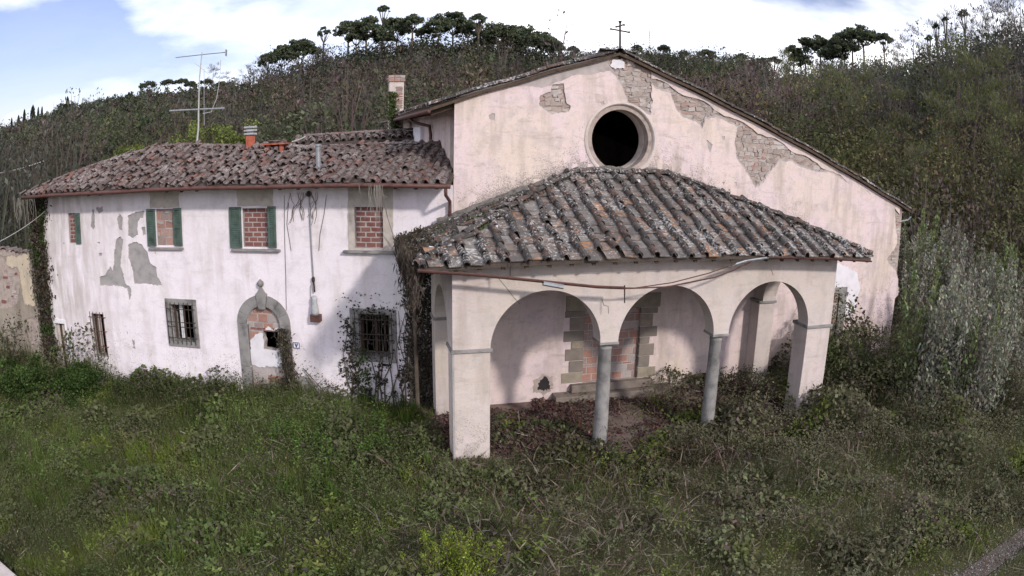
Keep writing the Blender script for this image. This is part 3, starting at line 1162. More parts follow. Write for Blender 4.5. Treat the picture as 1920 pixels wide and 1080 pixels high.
# wall fittings: conduit with lamp bracket, cables, number plate
x0, z0 = onH(580, 367)
x1, z1 = onH(588, 520)
fit = empty_part('wall_conduit', house)
b = MB()
b.tube([(x0, -0.03, z0), (x1, -0.03, z1)], 0.018, 7)
b.build('conduit', M['zinc'], fit)
for (x, z, r) in ((x0, z0 + 0.05, 0.06), (x1 + 0.01, z1 - 0.05, 0.045)):
    b = MB()
    b.lathe([(r * 0.5, z - 0.07), (r, z - 0.04), (r, z + 0.04), (r * 0.5, z + 0.08)], x, -0.06, 9)
    b.build('insulator', M['iron'], fit)
b = MB()
b.tube([(x1 + 0.01, -0.05, z1 - 0.1), (x1 + 0.03, -0.07, z1 - 0.22), (x1 + 0.03, -0.06, z1 - 0.38)], 0.025, 7)
b.build('hook', M['iron'], fit)
b = MB()
b.tube([(x1, -0.04, z1 - 0.12), (x1 - 0.07, -0.04, z1 - 0.2), (x1 - 0.09, -0.04, z1 - 0.45), (x1 - 0.06, -0.04, z1 - 0.72), (x1 + 0.03, -0.05, z1 - 0.78), (x1 + 0.08, -0.05, z1 - 0.7)], 0.012, 6)
b.build('loop_cable', M['pale_cable'], fit)
b = MB()
b.lathe([(0.10, z1 - 0.98), (0.11, z1 - 0.9), (0.095, z1 - 0.74), (0.07, z1 - 0.66), (0.085, z1 - 0.56), (0.06, z1 - 0.48), (0.03, z1 - 0.47)], x1 + 0.03, -0.10, 12)
b.build('lamp_holder', M['grey_ceramic'], fit, smooth=True)
b = MB()
b.box(x1 - 0.10, x1 + 0.19, -0.17, 0.0, z1 - 1.17, z1 - 0.975)
b.build('bracket_box', M['rust_gutter'], fit, bevel=0.01)
for pts in ([(533, 366), (534, 450), (536, 520), (537, 582)], [(612, 366), (608, 400), (600, 440), (598, 470)], [(541, 380), (538, 420), (546, 470)]):
    b = MB()
    b.tube([(onH(u, v)[0], -0.012, onH(u, v)[1]) for u, v in pts], 0.007, 5)
    b.build('wall_cable', M['cable'], house)
xp, zp = onH(556, 647)
npl = MB()
npl.box(xp - 0.105, xp + 0.105, -0.025, 0.0, zp - 0.09, zp + 0.09)
pl_ = npl.build('number_plate', M['white_paint'], house)
b = MB()
slab(b, rect(xp - 0.1, xp + 0.1, zp - 0.085, zp + 0.085), [rect(xp - 0.08, xp + 0.08, zp - 0.066, zp + 0.066)], -0.03, -0.024)
b.build('plate_border', M['blue_paint'], pl_)
b = MB()
slab(b, [(xp - 0.055, zp + 0.055), (xp - 0.018, zp + 0.055), (xp, zp - 0.01), (xp + 0.018, zp + 0.055), (xp + 0.055, zp + 0.055), (xp + 0.016, zp - 0.055), (xp - 0.016, zp - 0.055)], [], -0.03, -0.024)
b.build('plate_numeral', M['blue_paint'], pl_)
# hanging dry creeper under the eave
#@@CREEPER

# ------------------------------------------------------------------ the church
church = empty('church', (0, 0, 0), 0, 'gabled church front in flaking pink plaster with round window hole above the porch', 'church')
AX, AZt = 2.14, 9.17
zl, zrr = float(onY(853, 192)[2]), float(onY(1692, 391)[2])
OCX, OCZ = 2.26, 6.94
circ = lambda r, n=48: [(OCX + r * math.cos(2 * math.pi * k / n), OCZ + r * math.sin(2 * math.pi * k / n)) for k in range(n)]
CDOOR = rect(1.40, 3.03, 0.42, 2.45)
CWIN = rect(9.62, 10.16, 0.3, 2.55)
outer = [(XL, -0.6), (XR, -0.6), (XR, zrr), (AX, AZt), (XL, zl)]
mb = MB()
slab(mb, outer, [circ(0.80), CDOOR, CWIN], 0.032, 0.6, back=True)
cwall = mb.build('front_wall', M['mortar'], church)


def fy(pts, ox=0, oy=0, s=1.0, y=0.0):
    return [tuple(onY(ox + a / s, oy + b / s, y)[[0, 2]]) for a, b in pts]


# lower edge of the bared masonry, left to right, traced on the photograph
edge_grey = fy([(480, 372), (560, 368), (640, 366), (700, 372), (760, 360), (790, 340), (855, 330), (890, 300), (940, 285), (1030, 290), (1100, 275), (1165, 262)], 820, 60, 3.6)
edge_mid = fy([(1200, 300), (1250, 372), (1265, 430), (1285, 490), (1350, 530), (1400, 555), (1440, 560), (1450, 480), (1442, 345)], 820, 60, 3.6)
edge_right = fy([(30, 290), (70, 300), (100, 312), (125, 380), (160, 430), (235, 452), (262, 490), (277, 442), (330, 430), (440, 478), (425, 560), (435, 640), (470, 690),
                 (510, 750), (530, 790), (570, 760), (600, 715), (650, 652), (700, 655), (780, 690), (850, 712), (900, 706), (940, 730), (1000, 765),
                 (1060, 772), (1110, 820), (1170, 850), (1235, 880)], 1220, 60, 2.7)
edge_corner = fy([(370, 100), (375, 180), (384, 260), (355, 310), (330, 340), (345, 370), (375, 400), (386, 450), (388, 520)], 1540, 360, 2.7)
low = rough(edge_mid + edge_right + edge_corner, 0.06, 0.014, closed=False)
gl = rough(edge_grey, 0.06, 0.012, closed=False)
verge_at = lambda x: zl + (x - XL) / (AX - XL) * (AZt - zl) if x < AX else AZt + (x - AX) / (XR - AX) * (zrr - AZt)
zc = edge_corner[-1][1]
pA = rough(fy([(780, 352), (850, 350), (872, 480), (900, 500), (885, 538), (780, 550), (730, 530), (685, 480), (700, 430), (735, 405), (765, 398)], 820, 60, 3.6), 0.06, 0.012)
small = [rough(fy(p, 1220, 60, 2.7), 0.03, 0.006) for p in ([(285, 545), (312, 570), (300, 612), (290, 590)], [(362, 525), (376, 530), (372, 548), (362, 542)],
                                                           [(360, 760), (373, 757), (370, 775)], [(424, 760), (438, 762), (432, 778)], [(392, 796), (402, 796), (398, 808)])]
small += [rough(fy(p, 820, 60, 3.6), 0.03, 0.008) for p in ([(345, 560), (385, 548), (388, 598), (350, 590)], [(1100, 470), (1125, 465), (1128, 488), (1104, 490)])]
# undercoat: everywhere except the bared masonry
uc_low = [(x + random.gauss(0, 0.01), z + 0.05 + 0.03 * random.random()) for x, z in low]
under = [(XL, -0.6), (XR, -0.6), (XR, zc - 0.1)] + uc_low[::-1] + [(1.85, AZt - 0.22), (1.95, verge_at(1.95)), (XL, zl)]
mb = MB()
slab(mb, under, [circ(0.94), CDOOR, CWIN, pA], 0.0, 0.032)
mb.build('undercoat', M['under_render'], church)
pink = [(XL, -0.6), (XR, -0.6), (XR, zc - 0.12)] + low[::-1] + gl[::-1] + [(edge_grey[0][0] - 0.25, verge_at(edge_grey[0][0] - 0.25)), (XL, zl)]
grow = lambda p, k: [(sum(q[0] for q in p) / len(p) * (1 - k) + q[0] * k, sum(q[1] for q in p) / len(p) * (1 - k) + q[1] * k) for q in p]
mb = MB()
slab(mb, pink, [circ(1.0), CDOOR, CWIN, grow(pA, 1.03)] + small, -0.014, 0.0)
mb.build('plaster_coat', M['church_plaster'], church)
# strip of plaster left under the right verge
sx = np.linspace(3.1, 12.75, 60)
strip = [(x, verge_at(x) - 0.02) for x in sx] + [(x, verge_at(x) - 0.17 - 0.05 * math.sin(x * 5) - 0.05 * random.random()) for x in sx[::-1]]
mb = MB()
slab(mb, strip, [], -0.012, 0.032)
mb.build('plaster_strip', M['church_plaster'], church)
ap = rough(fy([(1180, 192), (1245, 180), (1262, 205), (1262, 242), (1200, 246), (1165, 225)], 820, 60, 3.6), 0.05, 0.01)
mb = MB()
slab(mb, ap, [], -0.01, 0.032)
mb.build('mortar_patch', M['white_render'], church)
ap = rough(fy([(1275, 180), (1330, 188), (1345, 205), (1318, 222), (1282, 232)], 820, 60, 3.6), 0.05, 0.008)
mb = MB()
slab(mb, ap, [], -0.01, 0.032)
mb.build('mortar_patch', M['church_plaster'], church)
ap = rough(fy([(1570, 492), (1606, 510), (1612, 540), (1600, 590), (1585, 598), (1585, 540), (1562, 540)]), 0.05, 0.012)
mb = MB()
slab(mb, ap, [CWIN], -0.019, 0.0)
mb.build('whitewash_patch', M['white_render'], church)
# rubble stones in the bared areas
region = [(1.86, AZt - 0.26)] + [(x, z + 0.02) for x, z in low] + [(XR - 0.02, zc - 0.05), (XR - 0.02, zrr - 0.08)] + [(x, verge_at(x) - 0.06) for x in np.linspace(XR - 0.1, AX, 40)]
for reg, n0 in ((region, 0), (pA, 1)):
    R_ = np.array(reg)
    z = R_[:, 1].min() - 0.02
    while z < R_[:, 1].max():
        h = random.uniform(0.065, 0.14)
        x = R_[:, 0].min() - random.uniform(0, 0.2)
        while x < R_[:, 0].max():
            w = random.uniform(0.09, 0.30)
            c = (x + w / 2, z + h / 2)
            if inside(reg, [c])[0] and math.hypot(c[0] - OCX, c[1] - OCZ) > 1.02 and random.random() > 0.1:
                if c[0] > XR - 0.5:
                    w = random.uniform(0.2, 0.3); h2 = 0.07
                else:
                    h2 = h
                put('stone', random.choice(STONES), M['old_brick'] if random.random() < 0.14 else M['stone'], cwall,
                    (c[0], 0.018 + random.uniform(-0.012, 0.01), c[1] + random.gauss(0, 0.012)), (w * random.uniform(0.72, 1.0), 0.05, h2 * random.uniform(0.65, 1.05)), random.gauss(0, 0.16))
            x += w
        z += h
# round window
mb = MB()
ring_solid(mb, [(1.0, 0.02), (1.01, -0.035), (0.955, -0.045), (0.93, -0.02), (0.79, 0.34), (0.78, 0.62)], OCX, OCZ)
mb.build('round_window_frame', M['portico_plaster'], church, smooth=False)
# main door: jamb stones, lintel, brick infill, steps
din = MB()
slab(din, CDOOR, [], 0.10, 0.3)
di = din.build('door_infill', M['under_render'], church)
courses(di, rect(1.40, 3.03, 0.42, 2.45), 0.10, 0.30, 0.205, 0.016, M['block'], dy=0.014, thin_every=3)
js = empty_part('door_surround', church)
z = 0.44
for k, h in enumerate((0.30, 0.33, 0.34, 0.20, 0.30, 0.36, 0.18)):
    for s in (-1, 1):
        w = (0.54, 0.34, 0.46, 0.30, 0.52, 0.36, 0.5)[k] + (0.06 if s < 0 else 0)
        xa = 1.40 - w if s < 0 else 3.03
        b = MB()
        b.box(xa, xa + w, -0.03 - 0.006 * (k % 2), 0.30, z, z + h - 0.008, 0.005)
        b.build('jamb_stone', M['jamb'], js, bevel=0.012)
    z += h
b = MB()
b.box(0.86, 3.60, -0.036, 0.3, z, z + 0.40, 0.004)
b.build('lintel', M['jamb'], js, bevel=0.012)
for (x0, x1, d, z0, z1) in ((0.55, 3.95, 0.42, -0.1, 0.20), (1.05, 3.45, 0.2, 0.205, 0.42)):
    b = MB()
    b.box(x0, x1, -d, 0.0, z0, z1, 0.006)
    b.build('door_step', M['sandstone'], church, bevel=0.015)
# right-hand window: stone frame and brick
b = MB()
slab(b, rect(9.44, 10.48, 0.2, 2.75), [CWIN], -0.03, 0.1)
b.build('window_frame', M['pietra'], church)
b = MB()
slab(b, CWIN, [], 0.03, 0.3)
wi = b.build('window_infill', M['under_render'], church)
courses(wi, CWIN, 0.03, 0.3, 0.24, 0.015, M['block'])
# porch wall hole: mortar rim, black plate with the shade of its depth painted
b = MB()
slab(b, rough([(q[0], q[2]) for q in (onY(998, 734), onY(1003, 714), onY(1018, 701), (onY(1033, 708)), onY(1038, 730), onY(1020, 738))], 0.05, 0.02), [], -0.0155, -0.013)
b.build('broken_plaster', M['mortar'], church)
b = MB()
hole = rough([(q[0], q[2]) for q in (onY(1006, 728), onY(1012, 712), onY(1020, 706), onY(1028, 712), onY(1031, 728), onY(1018, 732))], 0.04, 0.022)
slab(b, hole, [], -0.0185, -0.0145)
b.build('painted_hole', M['painted_dark'], church)
# other walls
for nm, a in (('side_wall', (XL, XL + 0.5, 0.6, 17.5, -0.6, zl + 0.06)), ('side_wall', (XR - 0.5, XR, 0.6, 17.5, -0.6, zrr + 0.06)), ('back_wall', (XL + 0.5, XR - 0.5, 17.0, 17.5, -0.6, zrr))):
    b = MB()
    b.box(*a)
    b.build(nm, M['church_plaster'], church)
b = MB()
b.add([(XL + 0.3, 17.2, zrr - 0.2), (XR - 0.3, 17.2, zrr - 0.2), (XR - 0.3, 17.2, zrr + 0.15), (AX, 17.2, AZt + 0.06), (XL + 0.3, 17.2, zl + 0.14)], [(0, 1, 2, 3, 4)])
b.build('back_gable', M['church_plaster'], church)
# roof: two slopes
SLL, SLR = (AZt - zl) / (AX - XL), (AZt - zrr) / (XR - AX)
RL, RR = XL - 0.62, XR + 0.32


def croof(x, y):
    return AZt + 0.0 - (SLL * (AX - x) if x < AX else SLR * (x - AX)) + 0.012 * math.sin(x * 3.1)


b = MB()
xs = list(np.linspace(RL, AX, 16)) + list(np.linspace(AX, RR, 30))[1:]
vs = [(x, y, croof(x, 0) + t) for y in (-0.13, 17.8) for t in (0, 0.075) for x in xs]
n_ = len(xs)
fs = []
for i in range(n_ - 1):
    fs += [(i, n_ * 2 + i, n_ * 2 + i + 1, i + 1), (n_ + i, n_ + i + 1, 3 * n_ + i + 1, 3 * n_ + i), (i, i + 1, n_ + i + 1, n_ + i)]
fs += [(0, n_, 3 * n_, 2 * n_), (n_ - 1, 3 * n_ - 1, 4 * n_ - 1, 2 * n_ - 1)]
b.add(vs, fs)
croofo = b.build('roof', M['wood'], church)
COV_C = cover_mesh('church_cover', 0.46, 0.105, 0.085, 0.75)
PAN_C = pan_mesh('church_pan', 0.46, 0.24, 0.27, 0.04)
cc_, cp_ = [], []
Lslope = (AX - RL)
for k in range(2):
    yk = -0.06 + k * 0.30
    for i in range(int(Lslope / 0.33)):
        b0 = i * 0.33
        cc_.append(tile_matrix(lambda a, b: (RL + b, a), lambda X, Y: croof(X, Y) + 0.09, yk + random.gauss(0, .02), b0 + random.gauss(0, .02), 0.05 + random.uniform(0, .025), random.gauss(0, .06), random.gauss(-0.03, .03), random.gauss(0, .06)))
        cp_.append(tile_matrix(lambda a, b: (RL + b, a), lambda X, Y: croof(X, Y) + 0.09, yk + 0.15, b0, 0.012, 0, -0.03, 0))
    for i in range(int((RR - AX) / 0.33)):
        b0 = i * 0.33
        cc_.append(tile_matrix(lambda a, b: (RR - b, a), lambda X, Y: croof(X, Y) + 0.09, yk + random.gauss(0, .012), b0 + random.gauss(0, .02), 0.02 + random.uniform(0, .012), random.gauss(0, .04), random.gauss(-0.03, .02), random.gauss(0, .04)))
for k in range(2, 40):
    yk = -0.24 + k * 0.30
    for i in range(3):
        cc_.append(tile_matrix(lambda a, b: (RL + b, a), lambda X, Y: croof(X, Y) + 0.09, yk, i * 0.33, 0.05, random.gauss(0, .06), -0.03, 0))
for i in range(4):
    cc_.append(Matrix.Translation((AX + random.gauss(0, .02), -0.20 + i * 0.36, AZt + 0.12)) @ Matrix.Rotation(random.gauss(0, .1), 4, 'Z'))
for s, a in ((-1, 0.4), (1, -0.35)):
    cc_.append(Matrix.Translation((AX + s * 0.32 - 0.2, -0.05, AZt + 0.09)) @ Matrix.Rotation(-math.pi / 2 + 0.1 * s, 4, 'Z') @ Matrix.Rotation(a * s, 4, 'Y'))
place_pieces('cover_tile', COV_C, cc_, croofo, M['portico_tile'], 240, 'far_cover_tiles')
place_pieces('pan_tile', PAN_C, cp_, croofo, M['portico_tile'], 100)
for k in range(28):
    y = 0.1 + k * 0.6
    b = MB()
    b.add([(x, y + dy, croof(x, 0) - dz) for x in (RL + 0.06, XL) for dy in (0, 0.10) for dz in (0.004, 0.13)],
          [(0, 1, 3, 2), (4, 6, 7, 5), (1, 5, 7, 3), (0, 4, 5, 1), (2, 3, 7, 6)])
    b.build('rafter', M['wood'], church)
b = MB()
b.tube([(RL - 0.05, -0.25, croof(RL, 0) - 0.02), (RL - 0.05, 9, croof(RL, 0) - 0.06), (RL - 0.05, 17.5, croof(RL, 0) - 0.08)], 0.06, 9)
b.build('gutter', M['rust_gutter'], church, smooth=True)
b = MB()
b.tube([(RL - 0.05, 4.6, croof(RL, 0) - 0.06), (RL + 0.1, 4.6, croof(RL, 0) - 0.22), (XL - 0.10, 3.9, croof(RL, 0) - 0.35), (XL - 0.08, 3.8, croof(RL, 0) - 0.6), (XL - 0.08, 3.8, 6.2)], 0.05, 9)
b.build('downpipe', M['rust_gutter'], church, smooth=True)
b = MB()
b.tube([(XR + 0.02, 0.1, zrr - 0.45), (XR + 0.30, 0.0, zrr - 0.38), (XR + 0.42, -0.05, zrr - 0.26)], 0.03, 7)
b.build('drain_spout', M['zinc'], church)
# iron cross on the gable
cr = empty_part('cross', church)
crx = 2.20
zt_ = float(onY(1170, 41, 0.0)[2])
zb = float(onY(1170, 58, 0.0)[2])
zb2 = float(onY(1170, 49, 0.0)[2])
b = MB()
b.tube([(crx, 0, 9.1), (crx, 0, zt_)], [0.032, 0.026], 7)
b.lathe([(0.03, zt_ - 0.05), (0.05, zt_), (0.045, zt_ + 0.02)], crx, 0, 8)
b.build('post', M['iron'], cr)
for z, hw, tlt in ((zb, 0.25, -0.02), (zb2, 0.105, 0.035)):
    b = MB()
    b.tube([(crx - hw - 0.02, 0, z - tlt), (crx - hw + 0.02, 0, z - tlt), (crx, 0, z), (crx + hw - 0.02, 0, z + tlt), (crx + hw + 0.02, 0, z + tlt)], [0.036, 0.022, 0.022, 0.022, 0.036], 7)
    b.build('arm', M['iron'], cr)

# ------------------------------------------------------------------ the portico
PX0, PX1, PC, PD = -2.65, 7.17, 2.26, -3.27
ZI, SP_, CW_ = 2.545, 2.457, 0.42
portico = empty('portico', (0, 0, 0), 0, 'cream arcaded porch of three round arches with lichened tile roof against the church', 'portico')
A = [(PC - SP_ / 2 - CW_ - SP_, PC - SP_ / 2 - CW_), (PC - SP_ / 2, PC + SP_ / 2), (PC + SP_ / 2 + CW_, PC + SP_ / 2 + CW_ + SP_)]
WT = 0.46


def eave_bow(x, y):
    return 0.10 * (1 - ((x - PC) / 5.65) ** 2) * min(1.0, max(0.0, -y / 3.77))


path = [(PX0, ZI)]
for a, b_ in A:
    c, r = (a + b_) / 2, (b_ - a) / 2
    path += [(c - r * math.cos(math.pi * k / 28), ZI + r * math.sin(math.pi * k / 28)) for k in range(29)]
path += [(PX1, ZI)]
top = [(x, 4.40 + eave_bow(x, PD) + 0.2) for x in np.linspace(PX1, PX0, 16)]
mb = MB()
slab(mb, path + top, [], PD, PD + WT, back=True)
mb.build('arcade_wall', M['portico_plaster'], portico)
# side arches
for xa in (PX0, PX1 - WT):
    y0, y1 = PD + WT, 0.0
    ya, yb = -2.62, -0.52
    c, r = (ya + yb) / 2, (yb - ya) / 2
    lo_ = [(y0, ZI)] + [(c - r * math.cos(math.pi * k / 20), ZI + r * math.sin(math.pi * k / 20)) for k in range(21)] + [(y1, ZI)]
    tp = [(0.0, 4.52), (-1.6, 4.50), (y0, 4.42)]
    t = MB()
    slab(t, lo_ + tp, [], 0, WT, back=True)
    t.v = [(xa + y, x, z) for x, y, z in t.v]
    t.build('side_arch_wall', M['portico_plaster'], portico)


def pier(x0, x1, y0, y1, imp=True):
    b = MB()
    b.box(x0, x1, y0, y1, -0.5, ZI - 0.045)
    p = b.build('pier', M['portico_plaster'], portico, bevel=0.01)
    b = MB()
    b.box(x0 - 0.04, x1 + 0.045, y0 - 0.045, y1 + 0.04, ZI - 0.045, ZI + 0.03, 0.003)
    b.build('impost', M['pietra'], p, bevel=0.008)
    return p


p_l = pier(PX0 + 0.003, A[0][0], PD + 0.003, PD + 0.62)
pier(A[2][1], PX1 - 0.003, PD + 0.003, PD + 0.62)
pier(PX0 + 0.004, PX0 + WT, -0.50, -0.016)
pier(PX1 - WT - 0.1, PX1 - 0.004, -0.50, -0.016)
# grey edge strip of the left pier
b = MB()
b.box(PX0 - 0.012, PX0 + 0.03, PD - 0.008, PD + 0.05, -0.45, ZI - 0.05)
b.build('corner_strip', M['grey_render'], p_l)
for (a, b_) in ((A[0][1], A[1][0]), (A[1][1], A[2][0])):
    x = (a + b_) / 2
    y = PD + WT / 2
    m_ = MB()
    m_.lathe([(0.172, -0.3), (0.172, 0.05), (0.168, 0.6), (0.158, 1.4), (0.146, ZI - 0.20), (0.158, ZI - 0.185), (0.158, ZI - 0.165), (0.146, ZI - 0.155), (0.150, ZI - 0.10), (0.185, ZI - 0.055)], x, y, 28)
    co = m_.build('column', M['pietra'], portico, smooth=True)
    b = MB()
    b.box(x - CW_ / 2 - 0.02, x + CW_ / 2 + 0.02, y - WT / 2 - 0.02, y + WT / 2 + 0.02, ZI - 0.055, ZI + 0.005, 0.003)
    b.build('capital', M['pietra'], co, bevel=0.008)
    b = MB()
    b.box(x - 0.21, x + 0.21, y - 0.21, y + 0.21, -0.3, 0.02)
    b.build('base', M['pietra'], co, bevel=0.015)
# roof
EX0, EX1, EY = -3.42, 7.94, -3.80
TX0, TX1, TZ = 1.15, 3.37, 6.06
EZ = 4.41


def pfront(x, y):
    return EZ + (TZ - EZ) * (y - EY) / (0 - EY) + eave_bow(x, y)


def pleft(x, y):
    return EZ + (TZ - EZ) * (x - EX0) / (TX0 - EX0) + eave_bow(x, y) * 0.9


def pright(x, y):
    return EZ + (TZ - EZ) * (EX1 - x) / (EX1 - TX1) + eave_bow(x, y) * 0.9


def proof(x, y):
    return min(pfront(x, y), pleft(x, y), pright(x, y))


b = MB()
gx_, gy_ = np.linspace(EX0, EX1, 57), np.linspace(EY, 0.0, 20)
vs = [(x, y, proof(x, y)) for y in gy_ for x in gx_]
fs = [(j * 57 + i, j * 57 + i + 1, (j + 1) * 57 + i + 1, (j + 1) * 57 + i) for j in range(19) for i in range(56)]
b.add(vs, fs)
b.add([(x, y, z - 0.07) for x, y, z in vs], [f[::-1] for f in fs])
edge = [i for i in range(57)]
for seq in (edge, [j * 57 for j in range(20)], [j * 57 + 56 for j in range(20)]):
    m0 = len(seq)
    b.add([vs[i] for i in seq] + [(vs[i][0], vs[i][1], vs[i][2] - 0.07) for i in seq], [(i, m0 + i, m0 + i + 1, i + 1) for i in range(m0 - 1)])
proofo = b.build('roof', M['deck'], portico)
COV_P = cover_mesh('portico_cover', 0.44, 0.084, 0.066, 1.12)
PAN_P = pan_mesh('portico_pan', 0.46, 0.315, 0.345, 0.03, 0.026)
cov, pan = [], []
sp = 0.405
ncol = int((EX1 - EX0) / sp)
hipL = lambda y: EX0 + (y - EY) / (0 - EY) * (TX0 - EX0)
hipR = lambda y: EX1 - (y - EY) / (0 - EY) * (EX1 - TX1)
for i in range(ncol + 1):
    x = EX0 + 0.16 + i * sp
    for k in range(13):
        y = EY - 0.06 + k * 0.315
        if y > -0.2:
            continue
        wob = 2.2 if x < 0 else 1.5
        if hipL(y) + 0.02 < x < hipR(y) - 0.02 and random.random() > 0.025:
            cov.append(tile_matrix(lambda a, b: (a, b), pfront, x + random.gauss(0, .012 * wob), y + random.gauss(0, .02 * wob), 0.060 + random.uniform(0, .018) * wob,
                                   random.gauss(0, .04 * wob), -0.045 + random.gauss(0, .018 * wob), random.gauss(0, .05)))
        xc = x + sp / 2
        if hipL(y) + 0.0 < xc < hipR(y) - 0.0:
            pan.append(tile_matrix(lambda a, b: (a, b), pfront, xc + random.gauss(0, .01), y + 0.02 + random.gauss(0, .03), 0.015 + random.uniform(0, .02),
                                   random.gauss(0, .035), -0.06 + random.gauss(0, .018), random.gauss(0, .035)))
for i in range(10):
    yy = EY + 0.15 + i * sp
    for k in range(15):
        bb = -0.04 + k * 0.32
        x = EX0 + bb
        if yy > -0.05 or x > hipL(yy) - 0.15:
            continue
        cov.append(tile_matrix(lambda a, b: (EX0 + b, a), pleft, yy + random.gauss(0, .03), bb, 0.04 + random.uniform(-0.02, .02), random.gauss(0, .12), -0.04 + random.gauss(0, .03), random.gauss(0, .08)))
    for k in range(15):
        bb = -0.04 + k * 0.32
        x = EX1 - bb
        if yy > -0.05 or x < hipR(yy) + 0.15:
            continue
        cov.append(tile_matrix(lambda a, b: (EX1 - b, a), pright, yy + random.gauss(0, .02), bb, 0.05, random.gauss(0, .06), -0.04, random.gauss(0, .06)))
for t in range(16):                                     # hip tiles
    q = t / 16.3
    for hx0, hx1 in ((EX0, TX0), (EX1, TX1)):
        L_ = math.hypot(hx1 - hx0, EY)
        cov.append(tile_matrix(lambda a, b: (hx0 + (hx1 - hx0) * b / L_ + a * 0.3, EY - EY * b / L_ - a * 0.95 * (1 if hx1 > hx0 else -1)), lambda X, Y: pfront(X, Y) if False else EZ + (TZ - EZ) * (X - hx0) / (hx1 - hx0) + eave_bow(X, Y),
                               0.0, L_ * q, 0.095 + random.uniform(0, .02), random.gauss(0, .08), random.gauss(-.03, .03), random.gauss(0, .08)))
for t in range(7):                                      # top row against the wall
    cov.append(Matrix.Translation((TX0 - 0.05 + t * 0.36, -0.11 + random.gauss(0, .012), TZ + 0.03 + random.gauss(0, .01))) @ Matrix.Rotation(-math.pi / 2 + random.gauss(0, .05), 4, 'Z') @ Matrix.Rotation(random.gauss(0, .04), 4, 'X'))
place_pieces('cover_tile', COV_P, cov, proofo, M['portico_tile'], 300, 'far_cover_tiles')
place_pieces('pan_tile', PAN_P, pan, proofo, M['portico_pan'], 300, 'far_pan_tiles')
# weathered mortar fillet where the roof meets the facade
mb = MB()
prev = None
xs = np.linspace(EX0 + 0.9, EX1 - 0.4, 120)
vs = []
for x in xs:
    z = proof(x, -0.02) + 0.05
    hgt = 0.04 + 0.05 * nz(x, 0.3, 0.13) + 0.05 * nz(x, 4, 0.7)
    dep = 0.14 + 0.05 * nz(x, 9, 0.2)
    vs += [(x, -dep, z + 0.03 - 0.012), (x, -dep * 0.45, z + hgt * 0.75 + 0.03 * nz(x, 7, 0.1)), (x, -0.016, z + hgt + 0.07 * nz(x, 2, 0.09))]
mb.add(vs, [(i * 3 + k, i * 3 + 3 + k, i * 3 + 4 + k, i * 3 + 1 + k) for i in range(len(xs) - 1) for k in (0, 1)])
mb.build('mortar_fillet', M['dirty_mortar'], portico)
# grime and lichen crust on the facade above the porch roof and at its foot
def crust(n, xs_, zs_, size, cols):
    P_ = np.stack([xs_, np.full(n, -0.0165) - 0.002 * rng.random(n), zs_], 1)
    d_ = rng.normal(0, 1, (n, 3)); d_[:, 1] = 0
    return leaf_arrays(P_, rng.uniform(size[0], size[1], n), tint(n, cols, 0.3), d_, 0.8, np.tile([[0, -1.0, 0]], (n, 1)))


n_ = 24000
gx2 = rng.uniform(EX0 + 1.4, EX1 + 0.6, n_)
gz2 = np.array([proof(min(a, EX1 - 0.01), -0.02) for a in gx2]) + 0.08 + rng.exponential(1, n_) * (0.10 + 0.22 * nz(gx2, 1, 0.8))
k_ = (np.hypot(gx2 - OCX, gz2 - OCZ) > 1.03) & (gx2 > XL + 0.03) & (nz2(gx2 * 5, gz2 * 5, 1.0) > 0.35)
parts_ = [crust(int(k_.sum()), gx2[k_], gz2[k_], (0.010, 0.028), (0.30, 0.26, 0.24))]
n_ = 16000
gx2 = rng.uniform(8.3, XR - 0.02, n_)
gz2 = 0.3 + rng.exponential(0.75, n_) * (0.5 + nz(gx2, 8, 0.6))
k_ = (nz2(gx2 * 3, gz2 * 3, 1.0) > 0.4) & ~inside(rect(9.4, 10.5, 0.0, 2.8), np.stack([gx2, gz2], 1)) & (gz2 < 3.2)
parts_.append(crust(int(k_.sum()), gx2[k_], gz2[k_], (0.012, 0.04), (0.36, 0.29, 0.255)))
gr_ = np_mesh('grime', *join(parts_), M['twig'], church)
gr_['kind'] = 'stuff'
pp_ = []
for xa_, xb_ in ((PX0 + 0.02, A[0][0] - 0.02), (A[2][1] + 0.02, PX1 - 0.02)):
    n_ = 2600
    gx2 = rng.uniform(xa_, xb_, n_)
    gz2 = rng.exponential(0.32, n_)
    k_ = (gz2 < 2.2) & (nz2(gx2 * 6, gz2 * 6, 1.0) > 0.4)
    v_, f_, c_ = crust(int(k_.sum()), gx2[k_], gz2[k_], (0.008, 0.026), (0.42, 0.36, 0.33))
    v_[:, 1] += PD + 0.017 - 0.0005
    pp_.append((v_, f_, c_))
hx_ = rng.uniform(HXL, -0.05, 14000)
hz_ = -0.3 + rng.exponential(0.42, 14000) * (0.5 + nz(hx_, 3, 0.9)) + 0.3 * nz(hx_, 13, 1.7)
k_ = (nz2(hx_ * 4, hz_ * 4, 1.0) > 0.38) & (hz_ < 1.9)
for w_ in openings + ph + [rect(-6.2, -4.4, -1, 3), rect(-8.7, -7.4, 1.1, 2.6)]:
    k_ &= ~inside(w_, np.stack([hx_, hz_], 1))
v_, f_, c_ = crust(int(k_.sum()), hx_[k_], hz_[k_], (0.010, 0.035), (0.46, 0.41, 0.39))
v_[:, 1] += 0.0145
hg_ = np_mesh('grime', v_, f_, c_, M['twig'], house)
hg_['kind'] = 'stuff'
gr_ = np_mesh('grime', *join(pp_), M['twig'], portico)
gr_['kind'] = 'stuff'
for pts in ([(935, 522), (950, 540), (962, 556), (975, 570)], [(1128, 560), (1132, 572), (1140, 574), (1141, 588)], [(1446, 505), (1450, 516)]):
    b = MB()
    b.tube([tuple(onY(u, v, PD - 0.001)) for u, v in pts], 0.007, 4)
    b.build('crack', M['dirty_mortar'], portico)
